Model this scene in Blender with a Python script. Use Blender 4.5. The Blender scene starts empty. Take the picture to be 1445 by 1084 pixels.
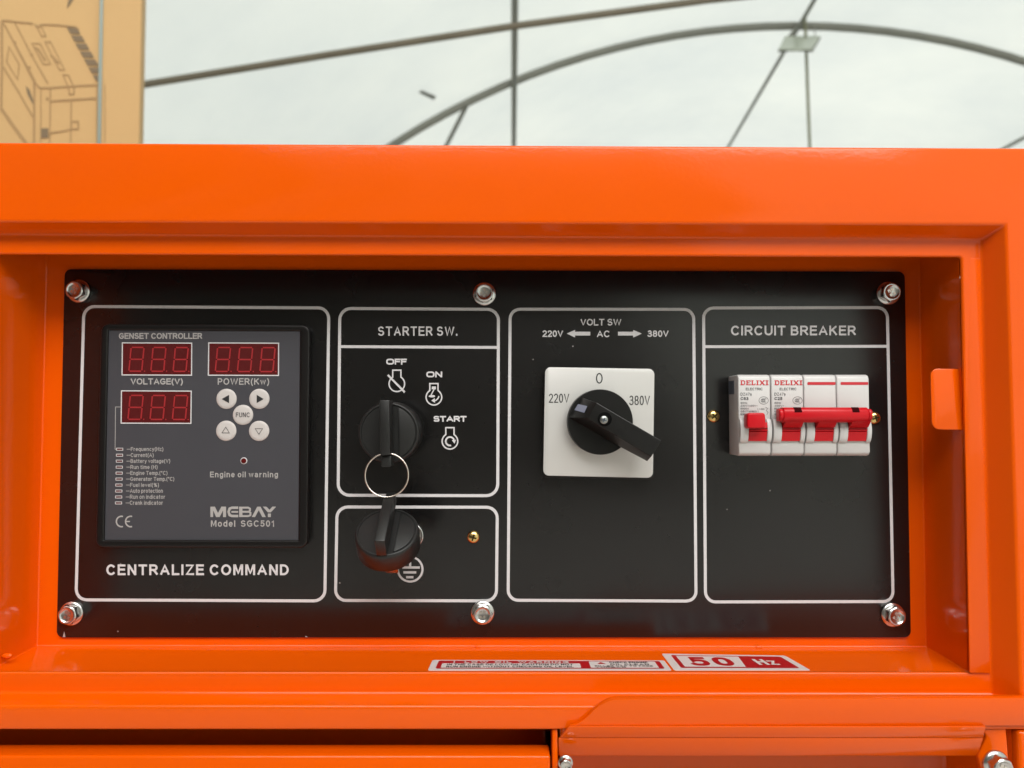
import bpy, bmesh, math, random
from mathutils import Vector, Matrix
random.seed(7)
R = math.radians

# ------------------------------------------------------------------ camera, world, sun, exposure
SC = bpy.context.scene
COL = SC.collection
EYE = 1.05                      # height of the lens above the ground
DIST = 0.40                     # lens to the face of the black panel
FPX = 1002.0                    # focal length in pixels of the 1445 px wide photograph
PITCH = math.atan(36.0 / FPX)   # the camera looks up by about two degrees
CAMLOC = Vector((0, -DIST, EYE))
cd = bpy.data.cameras.new('camera')
cam = bpy.data.objects.new('camera', cd)
COL.objects.link(cam)
cam.location = CAMLOC
cam.rotation_euler = (math.pi / 2 + PITCH, 0, 0)
cd.sensor_width = 36.0
cd.lens = 36.0 * FPX / 1445.0
cd.clip_start = 0.01
cd.clip_end = 2000.0
cd.dof.use_dof = True
cd.dof.focus_distance = 0.385
cd.dof.aperture_fstop = 9.0
SC.camera = cam

SUN_ELEV, SUN_AZ = R(50), R(176)       # azimuth from +Y towards +X
W = bpy.data.worlds.new('World')
SC.world = W
W.use_nodes = True
wn = W.node_tree.nodes
bg = wn['Background']
sky = wn.new('ShaderNodeTexSky')
sky.sky_type = 'NISHITA'
sky.sun_disc = False
sky.sun_elevation = SUN_ELEV
sky.sun_rotation = SUN_AZ
W.node_tree.links.new(sky.outputs[0], bg.inputs[0])
bg.inputs[1].default_value = 0.10
sd = bpy.data.lights.new('sun', 'SUN')
sd.energy = 3.75
sd.angle = R(0.5)
sd.color = (1.0, 0.96, 0.89)
sun = bpy.data.objects.new('sun', sd)
COL.objects.link(sun)
sv = Vector((math.sin(SUN_AZ) * math.cos(SUN_ELEV), math.cos(SUN_AZ) * math.cos(SUN_ELEV), math.sin(SUN_ELEV)))
sun.rotation_euler = (-sv).to_track_quat('-Z', 'Y').to_euler()
sun.location = (3, 4, 8)

# added lamp out of view, brightens the machine front in place of roof daylight
ad = bpy.data.lights.new('fill_lamp', 'AREA')
ad.shape = 'RECTANGLE'
ad.size, ad.size_y = 5.0, 1.7
ad.energy = 128.0
ad.color = (1.0, 0.98, 0.95)
al = bpy.data.objects.new('fill_lamp', ad)
COL.objects.link(al)
al.location = (-0.1, -2.35, EYE + 2.6)
al.rotation_euler = (Vector((0, 0.1, EYE)) - al.location).to_track_quat('-Z', 'Y').to_euler()

SC.view_settings.view_transform = 'Standard'
SC.view_settings.look = 'None'
SC.view_settings.gamma = 1.0
SC.view_settings.exposure = 0.82
SC.render.film_transparent = False
SC.render.engine = 'CYCLES'
SC.cycles.use_denoising = True
SC.cycles.max_bounces = 8
SC.cycles.diffuse_bounces = 2
SC.cycles.glossy_bounces = 5
SC.cycles.caustics_reflective = False
SC.cycles.caustics_refractive = False
SC.cycles.sample_clamp_indirect = 6.0

# ------------------------------------------------------------------ pixel -> world
FWD = Vector((0, math.cos(PITCH), math.sin(PITCH)))
UPV = Vector((0, -math.sin(PITCH), math.cos(PITCH)))
RGT = Vector((1, 0, 0))

def ray(px, py):
    return FWD + RGT * ((px - 722.5) / FPX) + UPV * ((542.0 - py) / FPX)

def P(px, py, Y=0.0):
    d = ray(px, py)
    return CAMLOC + d * ((Y - CAMLOC.y) / d.y)

def Pp(px, py, pt, n):
    d = ray(px, py)
    return CAMLOC + d * ((pt - CAMLOC).dot(n) / d.dot(n))

def zof(py, Y):
    return P(722.5, py, Y).z

def xof(px, Y, py=578):
    return P(px, py, Y).x

# ------------------------------------------------------------------ materials
def mat(name, color, rough=0.5, metal=0.0, spec=0.5, coat=0.0, coat_rough=0.1, vary=0.0, vary_scale=40.0,
        bump=0.0, bump_scale=900.0, bump_dist=0.0002, rough_vary=0.0, aniso=0.0, specks=0.0, transl=0.0, alpha=1.0):
    m = bpy.data.materials.new(name)
    m.use_nodes = True
    nt = m.node_tree
    b = nt.nodes['Principled BSDF']
    b.inputs['Base Color'].default_value = (*color, 1)
    b.inputs['Roughness'].default_value = rough
    b.inputs['Metallic'].default_value = metal
    b.inputs['Specular IOR Level'].default_value = spec
    b.inputs['Coat Weight'].default_value = coat
    b.inputs['Coat Roughness'].default_value = coat_rough
    if aniso:
        b.inputs['Anisotropic'].default_value = aniso
    tc = nt.nodes.new('ShaderNodeTexCoord')
    geo = nt.nodes.new('ShaderNodeNewGeometry')
    pos = geo.outputs['Position']
    csock = None
    if vary:
        n = nt.nodes.new('ShaderNodeTexNoise')
        n.inputs['Scale'].default_value = vary_scale
        n.inputs['Detail'].default_value = 5
        nt.links.new(pos, n.inputs['Vector'])
        mx = nt.nodes.new('ShaderNodeMix')
        mx.data_type = 'RGBA'
        mx.inputs[6].default_value = (*[max(0, c * (1 - vary)) for c in color], 1)
        mx.inputs[7].default_value = (*[min(1, c * (1 + vary)) for c in color], 1)
        nt.links.new(n.outputs['Fac'], mx.inputs[0])
        csock = mx.outputs[2]
    if specks:
        v = nt.nodes.new('ShaderNodeTexVoronoi')
        v.inputs['Scale'].default_value = 55
        v.inputs['Randomness'].default_value = 1
        nt.links.new(pos, v.inputs['Vector'])
        lt = nt.nodes.new('ShaderNodeMath'); lt.operation = 'LESS_THAN'
        lt.inputs[1].default_value = specks
        nt.links.new(v.outputs['Distance'], lt.inputs[0])
        # only some cells carry a speck
        sep = nt.nodes.new('ShaderNodeSeparateColor')
        nt.links.new(v.outputs['Color'], sep.inputs[0])
        gt = nt.nodes.new('ShaderNodeMath'); gt.operation = 'GREATER_THAN'
        gt.inputs[1].default_value = 0.55
        nt.links.new(sep.outputs[0], gt.inputs[0])
        mu = nt.nodes.new('ShaderNodeMath'); mu.operation = 'MULTIPLY'
        nt.links.new(lt.outputs[0], mu.inputs[0]); nt.links.new(gt.outputs[0], mu.inputs[1])
        mx2 = nt.nodes.new('ShaderNodeMix'); mx2.data_type = 'RGBA'
        if csock: nt.links.new(csock, mx2.inputs[6])
        else: mx2.inputs[6].default_value = (*color, 1)
        mx2.inputs[7].default_value = (0.30, 0.28, 0.27, 1)
        nt.links.new(mu.outputs[0], mx2.inputs[0])
        csock = mx2.outputs[2]
    if csock:
        nt.links.new(csock, b.inputs['Base Color'])
    if rough_vary:
        n = nt.nodes.new('ShaderNodeTexNoise')
        n.inputs['Scale'].default_value = 25
        n.inputs['Detail'].default_value = 6
        nt.links.new(pos, n.inputs['Vector'])
        mr = nt.nodes.new('ShaderNodeMapRange')
        mr.inputs[3].default_value = rough - rough_vary
        mr.inputs[4].default_value = rough + rough_vary
        nt.links.new(n.outputs['Fac'], mr.inputs[0])
        nt.links.new(mr.outputs[0], b.inputs['Roughness'])
    if bump:
        n = nt.nodes.new('ShaderNodeTexNoise')
        n.inputs['Scale'].default_value = bump_scale
        n.inputs['Detail'].default_value = 2
        nt.links.new(pos, n.inputs['Vector'])
        bp = nt.nodes.new('ShaderNodeBump')
        bp.inputs['Strength'].default_value = bump
        bp.inputs['Distance'].default_value = bump_dist
        nt.links.new(n.outputs['Fac'], bp.inputs['Height'])
        nt.links.new(bp.outputs[0], b.inputs['Normal'])
        if coat:
            nt.links.new(bp.outputs[0], b.inputs['Coat Normal'])
    return m

M = {}
M['orange'] = mat('orange powder coat', (0.83, 0.100, 0.0002), rough=0.12, spec=0.33, bump=0.42, bump_scale=420, bump_dist=0.0001,
                  vary=0.04, vary_scale=12, rough_vary=0.03)
M['panel'] = mat('black satin panel paint', (0.007, 0.0066, 0.0066), rough=0.26, spec=0.52, rough_vary=0.07, specks=0.024,
                 bump=0.12, bump_scale=1500, bump_dist=0.00005)
M['print'] = mat('pale grey screen print', (0.66, 0.64, 0.65), rough=0.5, vary=0.08, vary_scale=600)
M['ctl_print'] = mat('dull grey label print', (0.41, 0.39, 0.38), rough=0.5)
M['bezel'] = mat('black moulded plastic bezel', (0.008, 0.007, 0.007), spec=0.35, rough=0.30, bump=0.15, bump_scale=2500, bump_dist=0.00004)
M['face'] = mat('slate grey membrane', (0.056, 0.055, 0.064), rough=0.42, vary=0.05, vary_scale=30, bump=0.1, bump_scale=2500, bump_dist=0.00003)
M['led_bg'] = mat('dark red display window', (0.095, 0.009, 0.010), rough=0.25)
M['led_seg'] = mat('unlit red display segment', (0.36, 0.020, 0.024), rough=0.4)
M['led_dot'] = mat('unlit red lamp', (0.10, 0.006, 0.006), rough=0.25)
M['button'] = mat('pale grey membrane button', (0.58, 0.54, 0.52), rough=0.45)
M['ink'] = mat('dark ink', (0.02, 0.02, 0.022), rough=0.5)
M['blackplastic'] = mat('black moulded plastic', (0.0085, 0.0083, 0.008), rough=0.38, spec=0.32, bump=0.2, bump_scale=2200, bump_dist=0.00005, rough_vary=0.05)
M['rubber'] = mat('black soft plastic', (0.010, 0.010, 0.0098), rough=0.42, bump=0.2, bump_scale=2600, bump_dist=0.00006, rough_vary=0.06)
M['aluminium'] = mat('brushed aluminium plate', (0.64, 0.63, 0.61), rough=0.38, metal=0.2, vary=0.05, vary_scale=9, aniso=0.3)
M['chrome'] = mat('zinc plated steel', (0.62, 0.61, 0.60), rough=0.23, metal=1.0, vary=0.08, vary_scale=500)
M['dullsteel'] = mat('dull screw steel', (0.30, 0.31, 0.30), rough=0.35, metal=1.0)
M['wire'] = mat('polished steel wire', (0.86, 0.78, 0.71), rough=0.25, metal=1.0)
M['brass'] = mat('yellow zinc plated steel', (0.72, 0.52, 0.20), rough=0.22, metal=1.0, vary=0.12, vary_scale=700)
M['slot_shade'] = mat('screw slot shade', (0.07, 0.05, 0.015), rough=0.4, metal=0.8)
M['white'] = mat('off white breaker plastic', (0.62, 0.61, 0.60), rough=0.36, vary=0.04, vary_scale=60, bump=0.1, bump_scale=3000, bump_dist=0.00004)
M['red'] = mat('red breaker plastic', (0.56, 0.003, 0.010), rough=0.36, spec=0.35, vary=0.06, vary_scale=90)
M['red_dark'] = mat('dark red notch', (0.035, 0.001, 0.002), rough=0.9, spec=0.1)
M['redink'] = mat('red ink', (0.58, 0.022, 0.035), rough=0.5)
M['greyink'] = mat('grey ink', (0.10, 0.10, 0.105), rough=0.5)
M['hole_shade'] = mat('deep black hole', (0.002, 0.002, 0.002), rough=0.8, spec=0.1)
M['notch'] = mat('dark slate plastic', (0.10, 0.12, 0.15), rough=0.4)
M['window'] = mat('pale blue grey marker', (0.26, 0.28, 0.38), rough=0.35)
M['sticker'] = mat('white vinyl sticker', (0.68, 0.60, 0.58), rough=0.32)
M['sticker_red'] = mat('red vinyl print', (0.42, 0.008, 0.012), rough=0.32)
M['dark'] = mat('dark cavity', (0.02, 0.004, 0.002), rough=0.7)
M['card'] = mat('kraft cardboard', (0.57, 0.375, 0.165), rough=0.8, vary=0.05, vary_scale=6, bump=0.2, bump_scale=60, bump_dist=0.002)
M['card_ink'] = mat('brown carton print', (0.40, 0.255, 0.115), rough=0.8)
M['card_ink_dark'] = mat('dark carton print', (0.21, 0.155, 0.09), rough=0.8)
M['strap'] = mat('green grey packing strap', (0.20, 0.26, 0.22), rough=0.4)
M['rib'] = mat('galvanised tent rib', (0.24, 0.24, 0.205), rough=0.5, metal=0.1, vary=0.15, vary_scale=4)
M['tie'] = mat('brown painted tie pipe', (0.17, 0.145, 0.10), rough=0.6, vary=0.2, vary_scale=8)
M['cable'] = mat('dull olive cable', (0.22, 0.22, 0.13), rough=0.6)
M['lampglass'] = mat('frosted lamp glass', (0.5, 0.54, 0.44), rough=0.3)
M['blocker_cloth'] = mat('unseen light blocker cloth', (0.26, 0.245, 0.22), rough=0.8)  # cloth of the unseen screens added to shape light and reflections
M['ground'] = mat('concrete floor', (0.60, 0.58, 0.54), rough=0.8, vary=0.2, vary_scale=1.5, bump=0.3, bump_scale=30, bump_dist=0.004)

def fabric():
    m = bpy.data.materials.new('white translucent tent fabric')
    m.use_nodes = True
    nt = m.node_tree
    nt.nodes.clear()
    out = nt.nodes.new('ShaderNodeOutputMaterial')
    df = nt.nodes.new('ShaderNodeBsdfDiffuse')
    tr = nt.nodes.new('ShaderNodeBsdfTranslucent')
    mx = nt.nodes.new('ShaderNodeMixShader')
    mx.inputs[0].default_value = 0.55
    geo = nt.nodes.new('ShaderNodeNewGeometry')
    n = nt.nodes.new('ShaderNodeTexNoise')
    n.inputs['Scale'].default_value = 0.42
    n.inputs['Detail'].default_value = 6
    n.inputs['Roughness'].default_value = 0.6
    nt.links.new(geo.outputs['Position'], n.inputs['Vector'])
    cr = nt.nodes.new('ShaderNodeValToRGB')
    cr.color_ramp.elements[0].position = 0.3
    cr.color_ramp.elements[0].color = (0.57, 0.60, 0.55, 1)
    cr.color_ramp.elements[1].position = 0.7
    cr.color_ramp.elements[1].color = (0.70, 0.715, 0.625, 1)
    nt.links.new(n.outputs['Fac'], cr.inputs[0])
    n2 = nt.nodes.new('ShaderNodeTexNoise')
    n2.inputs['Scale'].default_value = 1.6
    n2.inputs['Detail'].default_value = 4
    nt.links.new(geo.outputs['Position'], n2.inputs['Vector'])
    bp = nt.nodes.new('ShaderNodeBump')
    bp.inputs['Strength'].default_value = 0.25
    bp.inputs['Distance'].default_value = 0.06
    nt.links.new(n2.outputs['Fac'], bp.inputs['Height'])
    for s in (df, tr):
        nt.links.new(cr.outputs[0], s.inputs[0])
        nt.links.new(bp.outputs[0], s.inputs['Normal'])
    nt.links.new(df.outputs[0], mx.inputs[1])
    nt.links.new(tr.outputs[0], mx.inputs[2])
    nt.links.new(mx.outputs[0], out.inputs[0])
    return m
M['fabric'] = fabric()

# ------------------------------------------------------------------ object helpers
def wloc(o):
    v = Vector((0, 0, 0))
    while o is not None:
        v = v + o.location
        o = o.parent
    return v

def tag(o, label=None, cat=None, group=None, kind=None):
    if label: o['label'] = label
    if cat: o['category'] = cat
    if group: o['group'] = group
    if kind: o['kind'] = kind
    return o

def thing(name, loc, label, cat, group=None):
    o = bpy.data.objects.new(name, None)
    o.empty_display_size = 0.02
    COL.objects.link(o)
    o.location = loc
    return tag(o, label, cat, group)

def link_mesh(name, me, mats, parent=None, smooth=True, angle=35, origin=None):
    for m in (mats if isinstance(mats, (list, tuple)) else [mats]):
        me.materials.append(m)
    o = bpy.data.objects.new(name, me)
    COL.objects.link(o)
    if parent is not None:
        off = wloc(parent)
        me.transform(Matrix.Translation(-off))
        o.parent = parent
    else:
        if origin is None:
            vs = [v.co for v in me.vertices]
            origin = sum(vs, Vector()) / len(vs)
        me.transform(Matrix.Translation(-Vector(origin)))
        o.location = origin
    if smooth:
        me.polygons.foreach_set('use_smooth', [True] * len(me.polygons))
        me.set_sharp_from_angle(angle=R(angle))
    return o

def from_bm(name, bm, mats, parent=None, bevel=0.0, seg=2, bang=30, **kw):
    bmesh.ops.remove_doubles(bm, verts=bm.verts, dist=1e-7)
    bmesh.ops.recalc_face_normals(bm, faces=bm.faces)
    if bevel:
        ed = [e for e in bm.edges if len(e.link_faces) == 2 and e.calc_face_angle(0) > R(bang)]
        bmesh.ops.bevel(bm, geom=ed, offset=bevel, segments=seg, profile=0.5, affect='EDGES', clamp_overlap=True)
    me = bpy.data.meshes.new(name)
    bm.to_mesh(me)
    bm.free()
    return link_mesh(name, me, mats, parent, **kw)

def add_prism(bm, front, back):
    f = [bm.verts.new(p) for p in front]
    b = [bm.verts.new(p) for p in back]
    n = len(f)
    bm.faces.new(f)
    bm.faces.new(b[::-1])
    for i in range(n):
        j = (i + 1) % n
        bm.faces.new((f[i], b[i], b[j], f[j]))

def prism(name, front, back, m, parent=None, bevel=0.0, seg=2, bang=30, **kw):
    bm = bmesh.new()
    add_prism(bm, front, back)
    return from_bm(name, bm, m, parent, bevel, seg, bang, **kw)

def straight(pts, dy):
    return [Vector((p.x, p.y + dy, p.z)) for p in pts]

def plate(name, pxs, Y, depth, m, parent=None, **kw):
    """slab whose front face shows the pixel outline pxs at depth Y and runs straight back by depth"""
    f = [P(x, y, Y) for x, y in pxs]
    return prism(name, f, straight(f, depth), m, parent, **kw)

def rrect(q, r, n=5):
    """rounded quad in pixels; q = TL TR BR BL"""
    out = []
    for i in range(4):
        a, b, c = Vector(q[i - 1]), Vector(q[i]), Vector(q[(i + 1) % 4])
        d1, d2 = (a - b).normalized(), (c - b).normalized()
        p1, p2 = b + d1 * r, b + d2 * r
        for k in range(n + 1):
            t = k / n
            # circular-ish corner by quadratic with weight
            w = 0.7071
            den = (1 - t) ** 2 + 2 * w * t * (1 - t) + t * t
            v = (p1 * (1 - t) ** 2 + b * (2 * w * t * (1 - t)) + p2 * t * t) / den
            out.append((v.x, v.y))
    return out

def ribbon2d(pts, w, closed=False):
    """flat mitred band along a 2-D polyline -> verts, faces"""
    n = len(pts)
    vs, fs = [], []
    P2 = [Vector(p) for p in pts]
    for i in range(n):
        if closed:
            a, b, c = P2[i - 1], P2[i], P2[(i + 1) % n]
        else:
            a, b, c = P2[max(i - 1, 0)], P2[i], P2[min(i + 1, n - 1)]
        d1 = (b - a).normalized() if (b - a).length > 1e-9 else (c - b).normalized()
        d2 = (c - b).normalized() if (c - b).length > 1e-9 else d1
        n1, n2 = Vector((-d1.y, d1.x)), Vector((-d2.y, d2.x))
        m = (n1 + n2)
        if m.length < 1e-6: m = n1
        m.normalize()
        k = min(1.0 / max(m.dot(n1), 0.35), 1.42)
        vs.append(b + m * (w / 2 * k))
        vs.append(b - m * (w / 2 * k))
    for i in range(n if closed else n - 1):
        j = (i + 1) % n
        fs.append((2 * i, 2 * i + 1, 2 * j + 1, 2 * j))
    return vs, fs

def arc(cx, cy, r, a0, a1, n=24, ry=None):
    """screen angles: 0 = right, 90 = down"""
    ry = r if ry is None else ry
    return [(cx + r * math.cos(R(a0 + (a1 - a0) * k / n)), cy + ry * math.sin(R(a0 + (a1 - a0) * k / n))) for k in range(n + 1)]

class Flat:
    """flat print gathered into one mesh; every 2-D point is sent through fn"""
    def __init__(self, fn, lift=(0, -1, 0)):
        self.fn, self.v, self.f, self.k, self.l = fn, [], [], 0, Vector(lift)
    def _add(self, vs, fs):
        o = len(self.v)
        up = self.l * (4e-6 * (self.k % 16)); self.k += 1      # crossing strokes never share a plane
        self.v += [self.fn(v[0], v[1]) + up for v in vs]
        self.f += [tuple(i + o for i in f) for f in fs]
    def stroke(self, pts, w, closed=False):
        vs, fs = ribbon2d(pts, w, closed)
        k0 = self.k
        for i, f in enumerate(fs):       # a stroke that meets itself never shares a plane either
            self.k = k0 + (i * 5 // max(len(fs) - 1, 1) if len(fs) > 1 else 0)
            self._add([vs[q] for q in f], [(0, 1, 2, 3)])
        return self
    def poly(self, pts):
        self._add(pts, [tuple(range(len(pts)))]); return self
    def text(self, s, x0, y0, x1, y1, w=1.2, space=0.30, square=1.0, yup=False):
        """pen-drawn line of text whose inked box is x0..x1, y0..y1 and whose strokes are w wide"""
        st = pen_text(s, space, square)
        xs = [p[0] for q, c in st for p in q]; ys = [p[1] for q, c in st for p in q]
        ax, bx, ay, by = min(xs), max(xs), min(ys), max(ys)
        h = w / 2
        sx = (x1 - x0 - w) / max(bx - ax, 1e-6); sy = (abs(y1 - y0) - w) / max(by - ay, 1e-6)
        top = min(y0, y1)
        for q, c in st:
            pp = [(x0 + h + (p[0] - ax) * sx, (top + h + (p[1] - ay) * sy) if yup else (top + h + (by - p[1]) * sy)) for p in q]
            if not c and len(pp) == 2 and abs(pp[0][0] - pp[1][0]) + abs(pp[0][1] - pp[1][1]) < w:
                pass
            if not c:      # square pen ends
                for e_, n_ in ((0, 1), (-1, -2)):
                    d_ = Vector(pp[e_]) - Vector(pp[n_])
                    if d_.length > 1e-9:
                        ax_ = abs(d_.x) < 0.05 * d_.length or abs(d_.y) < 0.05 * d_.length
                        d_ = d_.normalized() * (h * (0.98 if ax_ else 0.55))
                        pp[e_] = (pp[e_][0] + d_.x, pp[e_][1] + d_.y)
            self.stroke(pp, w, c)
        return self
    def build(self, name, m, parent=None, **kw):
        me = bpy.data.meshes.new(name)
        me.from_pydata([tuple(v) for v in self.v], [], self.f)
        me.update()
        return link_mesh(name, me, m, parent, smooth=False, **kw)


# ---- a plain monoline sans drawn as pen strokes (y up, cap height 1)
def _a(cx, cy, rx, ry, a0, a1, n=14):
    return [('a', cx, cy, rx, ry, a0 + (a1 - a0) * k / n) for k in range(n + 1)]
GL = {
 'A': (.74, [[(0, 0), (.37, 1), (.74, 0)], [(.13, .33), (.61, .33)]]),
 'B': (.62, [[(.34, .53), (0, .53), (0, 1), (.34, 1)] + _a(.34, .765, .23, .235, 90, -90), [(.34, .53)] + _a(.36, .265, .26, .265, 90, -90) + [(0, 0), (0, .53)]]),
 'C': (.70, [_a(.37, .5, .37, .5, 42, 318, 22)]),
 'D': (.66, [[(.26, 0), (0, 0), (0, 1), (.26, 1)] + _a(.26, .5, .40, .5, 90, -90)]),
 'E': (.56, [[(.56, 1), (0, 1), (0, 0), (.58, 0)], [(0, .53), (.52, .53)]]),
 'F': (.52, [[(.54, 1), (0, 1), (0, 0)], [(0, .52), (.47, .52)]]),
 'G': (.74, [_a(.38, .5, .38, .5, 45, 322, 22) + [(.72, .18), (.72, .47), (.42, .47)]]),
 'H': (.64, [[(0, 0), (0, 1)], [(.64, 0), (.64, 1)], [(0, .53), (.64, .53)]]),
 'I': (.0, [[(0, 0), (0, 1)]]),
 'K': (.64, [[(0, 0), (0, 1)], [(.60, 1), (.02, .40)], [(.22, .60), (.64, 0)]]),
 'L': (.52, [[(0, 1), (0, 0), (.54, 0)]]),
 'M': (.76, [[(0, 0), (0, 1), (.08, 1), (.38, .12), (.68, 1), (.76, 1), (.76, 0)]]),
 'N': (.64, [[(0, 0), (0, 1), (.04, 1), (.60, 0), (.64, 0), (.64, 1)]]),
 'O': (.78, [_a(.39, .5, .39, .5, 0, 360, 32)]),
 'P': (.58, [[(0, 0), (0, 1), (.32, 1)] + _a(.32, .72, .27, .28, 90, -90) + [(0, .44)]]),
 'R': (.64, [[(0, 0), (0, 1), (.36, 1)] + _a(.36, .74, .26, .26, 90, -90) + [(0, .48)], [(.30, .48), (.42, .36), (.66, 0)]]),
 'S': (.62, [_a(.31, .75, .28, .25, 28, 255, 14) + _a(.31, .265, .31, .265, 80, -155, 14)]),
 'T': (.64, [[(0, 1), (.64, 1)], [(.32, 1), (.32, 0)]]),
 'U': (.64, [[(0, 1), (0, .33)] + _a(.32, .33, .32, .33, 180, 360) + [(.64, 1)]]),
 'V': (.70, [[(0, 1), (.35, 0), (.70, 1)]]),
 'W': (1.06, [[(0, 1), (.25, 0), (.53, 1), (.81, 0), (1.06, 1)]]),
 'X': (.68, [[(0, 0), (.68, 1)], [(0, 1), (.68, 0)]]),
 'Y': (.68, [[(0, 1), (.34, .44), (.68, 1)], [(.34, .44), (.34, 0)]]),
 'Z': (.60, [[(.02, 1), (.60, 1), (0, 0), (.62, 0)]]),
 '0': (.52, [_a(.26, .5, .26, .5, 0, 360, 28)]),
 '1': (.26, [[(0, .76), (.18, .86), (.26, 1), (.26, 0)]]),
 '2': (.54, [_a(.27, .73, .26, .27, 165, -35, 12) + [(.01, .02), (.01, 0), (.54, 0)]]),
 '3': (.54, [_a(.26, .76, .23, .24, 155, -80, 12) + [(.20, .53)], [(.20, .53)] + _a(.26, .265, .28, .265, 85, -160, 14)]),
 '4': (.58, [[(.44, 0), (.44, 1), (0, .28), (.58, .28)]]),
 '5': (.54, [[(.50, 1), (.10, 1), (.04, .50)] + _a(.26, .32, .28, .32, 130, -155, 16)]),
 '6': (.54, [_a(.27, .31, .27, .31, 0, 360, 22), [(.50, .86)] + _a(.30, .62, .30, .38, 70, 180, 10) + [(0, .31)]]),
 '7': (.52, [[(0, 1), (.54, 1), (.30, .5), (.20, 0)]]),
 '8': (.54, [_a(.27, .76, .23, .24, 0, 360, 20), _a(.27, .265, .27, .265, 0, 360, 22)]),
 '9': (.54, [_a(.27, .69, .27, .31, 0, 360, 22), [(.54, .69)] + _a(.24, .38, .30, .38, 0, -110, 10)]),
 'a': (.50, [_a(.24, .52, .22, .20, 160, 0, 10) + [(.46, .10), (.50, 0)], _a(.22, .20, .22, .20, 20, 340, 16), [(.43, .28), (.43, .40), (.25, .40)]]),
 'b': (.50, [[(0, 0), (0, 1)], _a(.25, .36, .25, .36, 0, 360, 20)]),
 'c': (.46, [_a(.25, .36, .25, .36, 45, 315, 16)]),
 'd': (.50, [[(.50, 0), (.50, 1)], _a(.25, .36, .25, .36, 0, 360, 20)]),
 'e': (.50, [[(.02, .38), (.50, .38)] + _a(.25, .36, .25, .36, 5, 318, 18)]),
 'f': (.32, [[(.34, 1), (.24, 1), (.14, .88), (.14, 0)], [(0, .70), (.30, .70)]]),
 'g': (.50, [_a(.25, .36, .25, .36, 0, 360, 20), [(.50, .72), (.50, -.10)] + _a(.25, -.08, .25, .20, 0, -155, 10)]),
 'h': (.48, [[(0, 0), (0, 1)], [(0, .45)] + _a(.24, .46, .24, .26, 180, 0, 10) + [(.48, 0)]]),
 'i': (.0, [[(0, 0), (0, .64)], [(0, .93), (0, 1)]]),
 'k': (.46, [[(0, 0), (0, 1)], [(.42, .72), (.02, .30)], [(.18, .46), (.48, 0)]]),
 'l': (.0, [[(0, 0), (0, 1)]]),
 'm': (.78, [[(0, 0), (0, .72)], [(0, .50)] + _a(.195, .50, .195, .22, 180, 0, 8) + [(.39, 0)], [(.39, .50)] + _a(.585, .50, .195, .22, 180, 0, 8) + [(.78, 0)]]),
 'n': (.48, [[(0, 0), (0, .72)], [(0, .45)] + _a(.24, .46, .24, .26, 180, 0, 10) + [(.48, 0)]]),
 'o': (.52, [_a(.26, .36, .26, .36, 0, 360, 22)]),
 'p': (.50, [[(0, -.28), (0, .72)], _a(.25, .36, .25, .36, 0, 360, 20)]),
 'q': (.50, [[(.50, -.28), (.50, .72)], _a(.25, .36, .25, .36, 0, 360, 20)]),
 'r': (.30, [[(0, 0), (0, .72)], [(0, .42), (.10, .66), (.30, .70)]]),
 's': (.44, [_a(.22, .53, .20, .19, 30, 250, 10) + _a(.22, .19, .22, .19, 80, -155, 10)]),
 't': (.30, [[(.13, .95), (.13, .12), (.20, 0), (.31, .01)], [(0, .70), (.30, .70)]]),
 'u': (.48, [[(.48, .72), (.48, 0)], [(0, .72), (0, .26)] + _a(.24, .26, .24, .26, 180, 360, 10)]),
 'v': (.48, [[(0, .72), (.24, 0), (.48, .72)]]),
 'w': (.74, [[(0, .72), (.18, 0), (.37, .72), (.56, 0), (.74, .72)]]),
 'y': (.48, [[(0, .72), (.25, .02)], [(.48, .72), (.22, -.16), (.10, -.27), (0, -.26)]]),
 'z': (.42, [[(0, .72), (.42, .72), (0, 0), (.43, 0)]]),
 '(': (.20, [[(.20, 1.05), (.06, .76), (0, .40), (.06, .04), (.20, -.25)]]),
 ')': (.20, [[(0, 1.05), (.14, .76), (.20, .40), (.14, .04), (0, -.25)]]),
 '.': (.0, [[(0, 0), (0, .07)]]),
 ',': (.04, [[(.05, .08), (0, -.14)]]),
 '!': (.0, [[(0, .32), (0, 1)], [(0, 0), (0, .08)]]),
 '/': (.30, [[(0, -.02), (.30, 1)]]),
 '%': (.84, [_a(.18, .76, .17, .24, 0, 360, 14), _a(.66, .24, .17, .24, 0, 360, 14), [(.20, 0), (.64, 1)]]),
 '°': (.24, [_a(.12, .86, .12, .14, 0, 360, 12)]),
 '~': (.50, [[(0, .42), (.14, .54), (.36, .40), (.50, .52)]]),
 '-': (.30, [[(0, .38), (.30, .38)]]),
}
def pen_text(s, space=0.30, square=1.0):
    """strokes of a line of text -> list of (points, closed) in em units"""
    out, x = [], 0.0
    for ch in s:
        if ch == ' ':
            x += 0.36; continue
        w, strokes = GL[ch]
        for st in strokes:
            pts = []
            for p in st:
                if p[0] == 'a':
                    _, cx, cy, rx, ry, a = p
                    c_, s_ = math.cos(R(a)), math.sin(R(a))
                    c_ = math.copysign(abs(c_) ** square, c_); s_ = math.copysign(abs(s_) ** square, s_)
                    q = (cx + rx * c_, cy + ry * s_)
                else:
                    q = p
                q = (x + q[0], q[1])
                if not pts or abs(pts[-1][0] - q[0]) + abs(pts[-1][1] - q[1]) > 1e-4:
                    pts.append(q)
            closed = abs(pts[0][0] - pts[-1][0]) + abs(pts[0][1] - pts[-1][1]) < 1e-3
            out.append((pts[:-1] if closed else pts, closed))
        x += w + space
    return out

def at(Y):
    return lambda x, y: P(x, y, Y)

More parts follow.
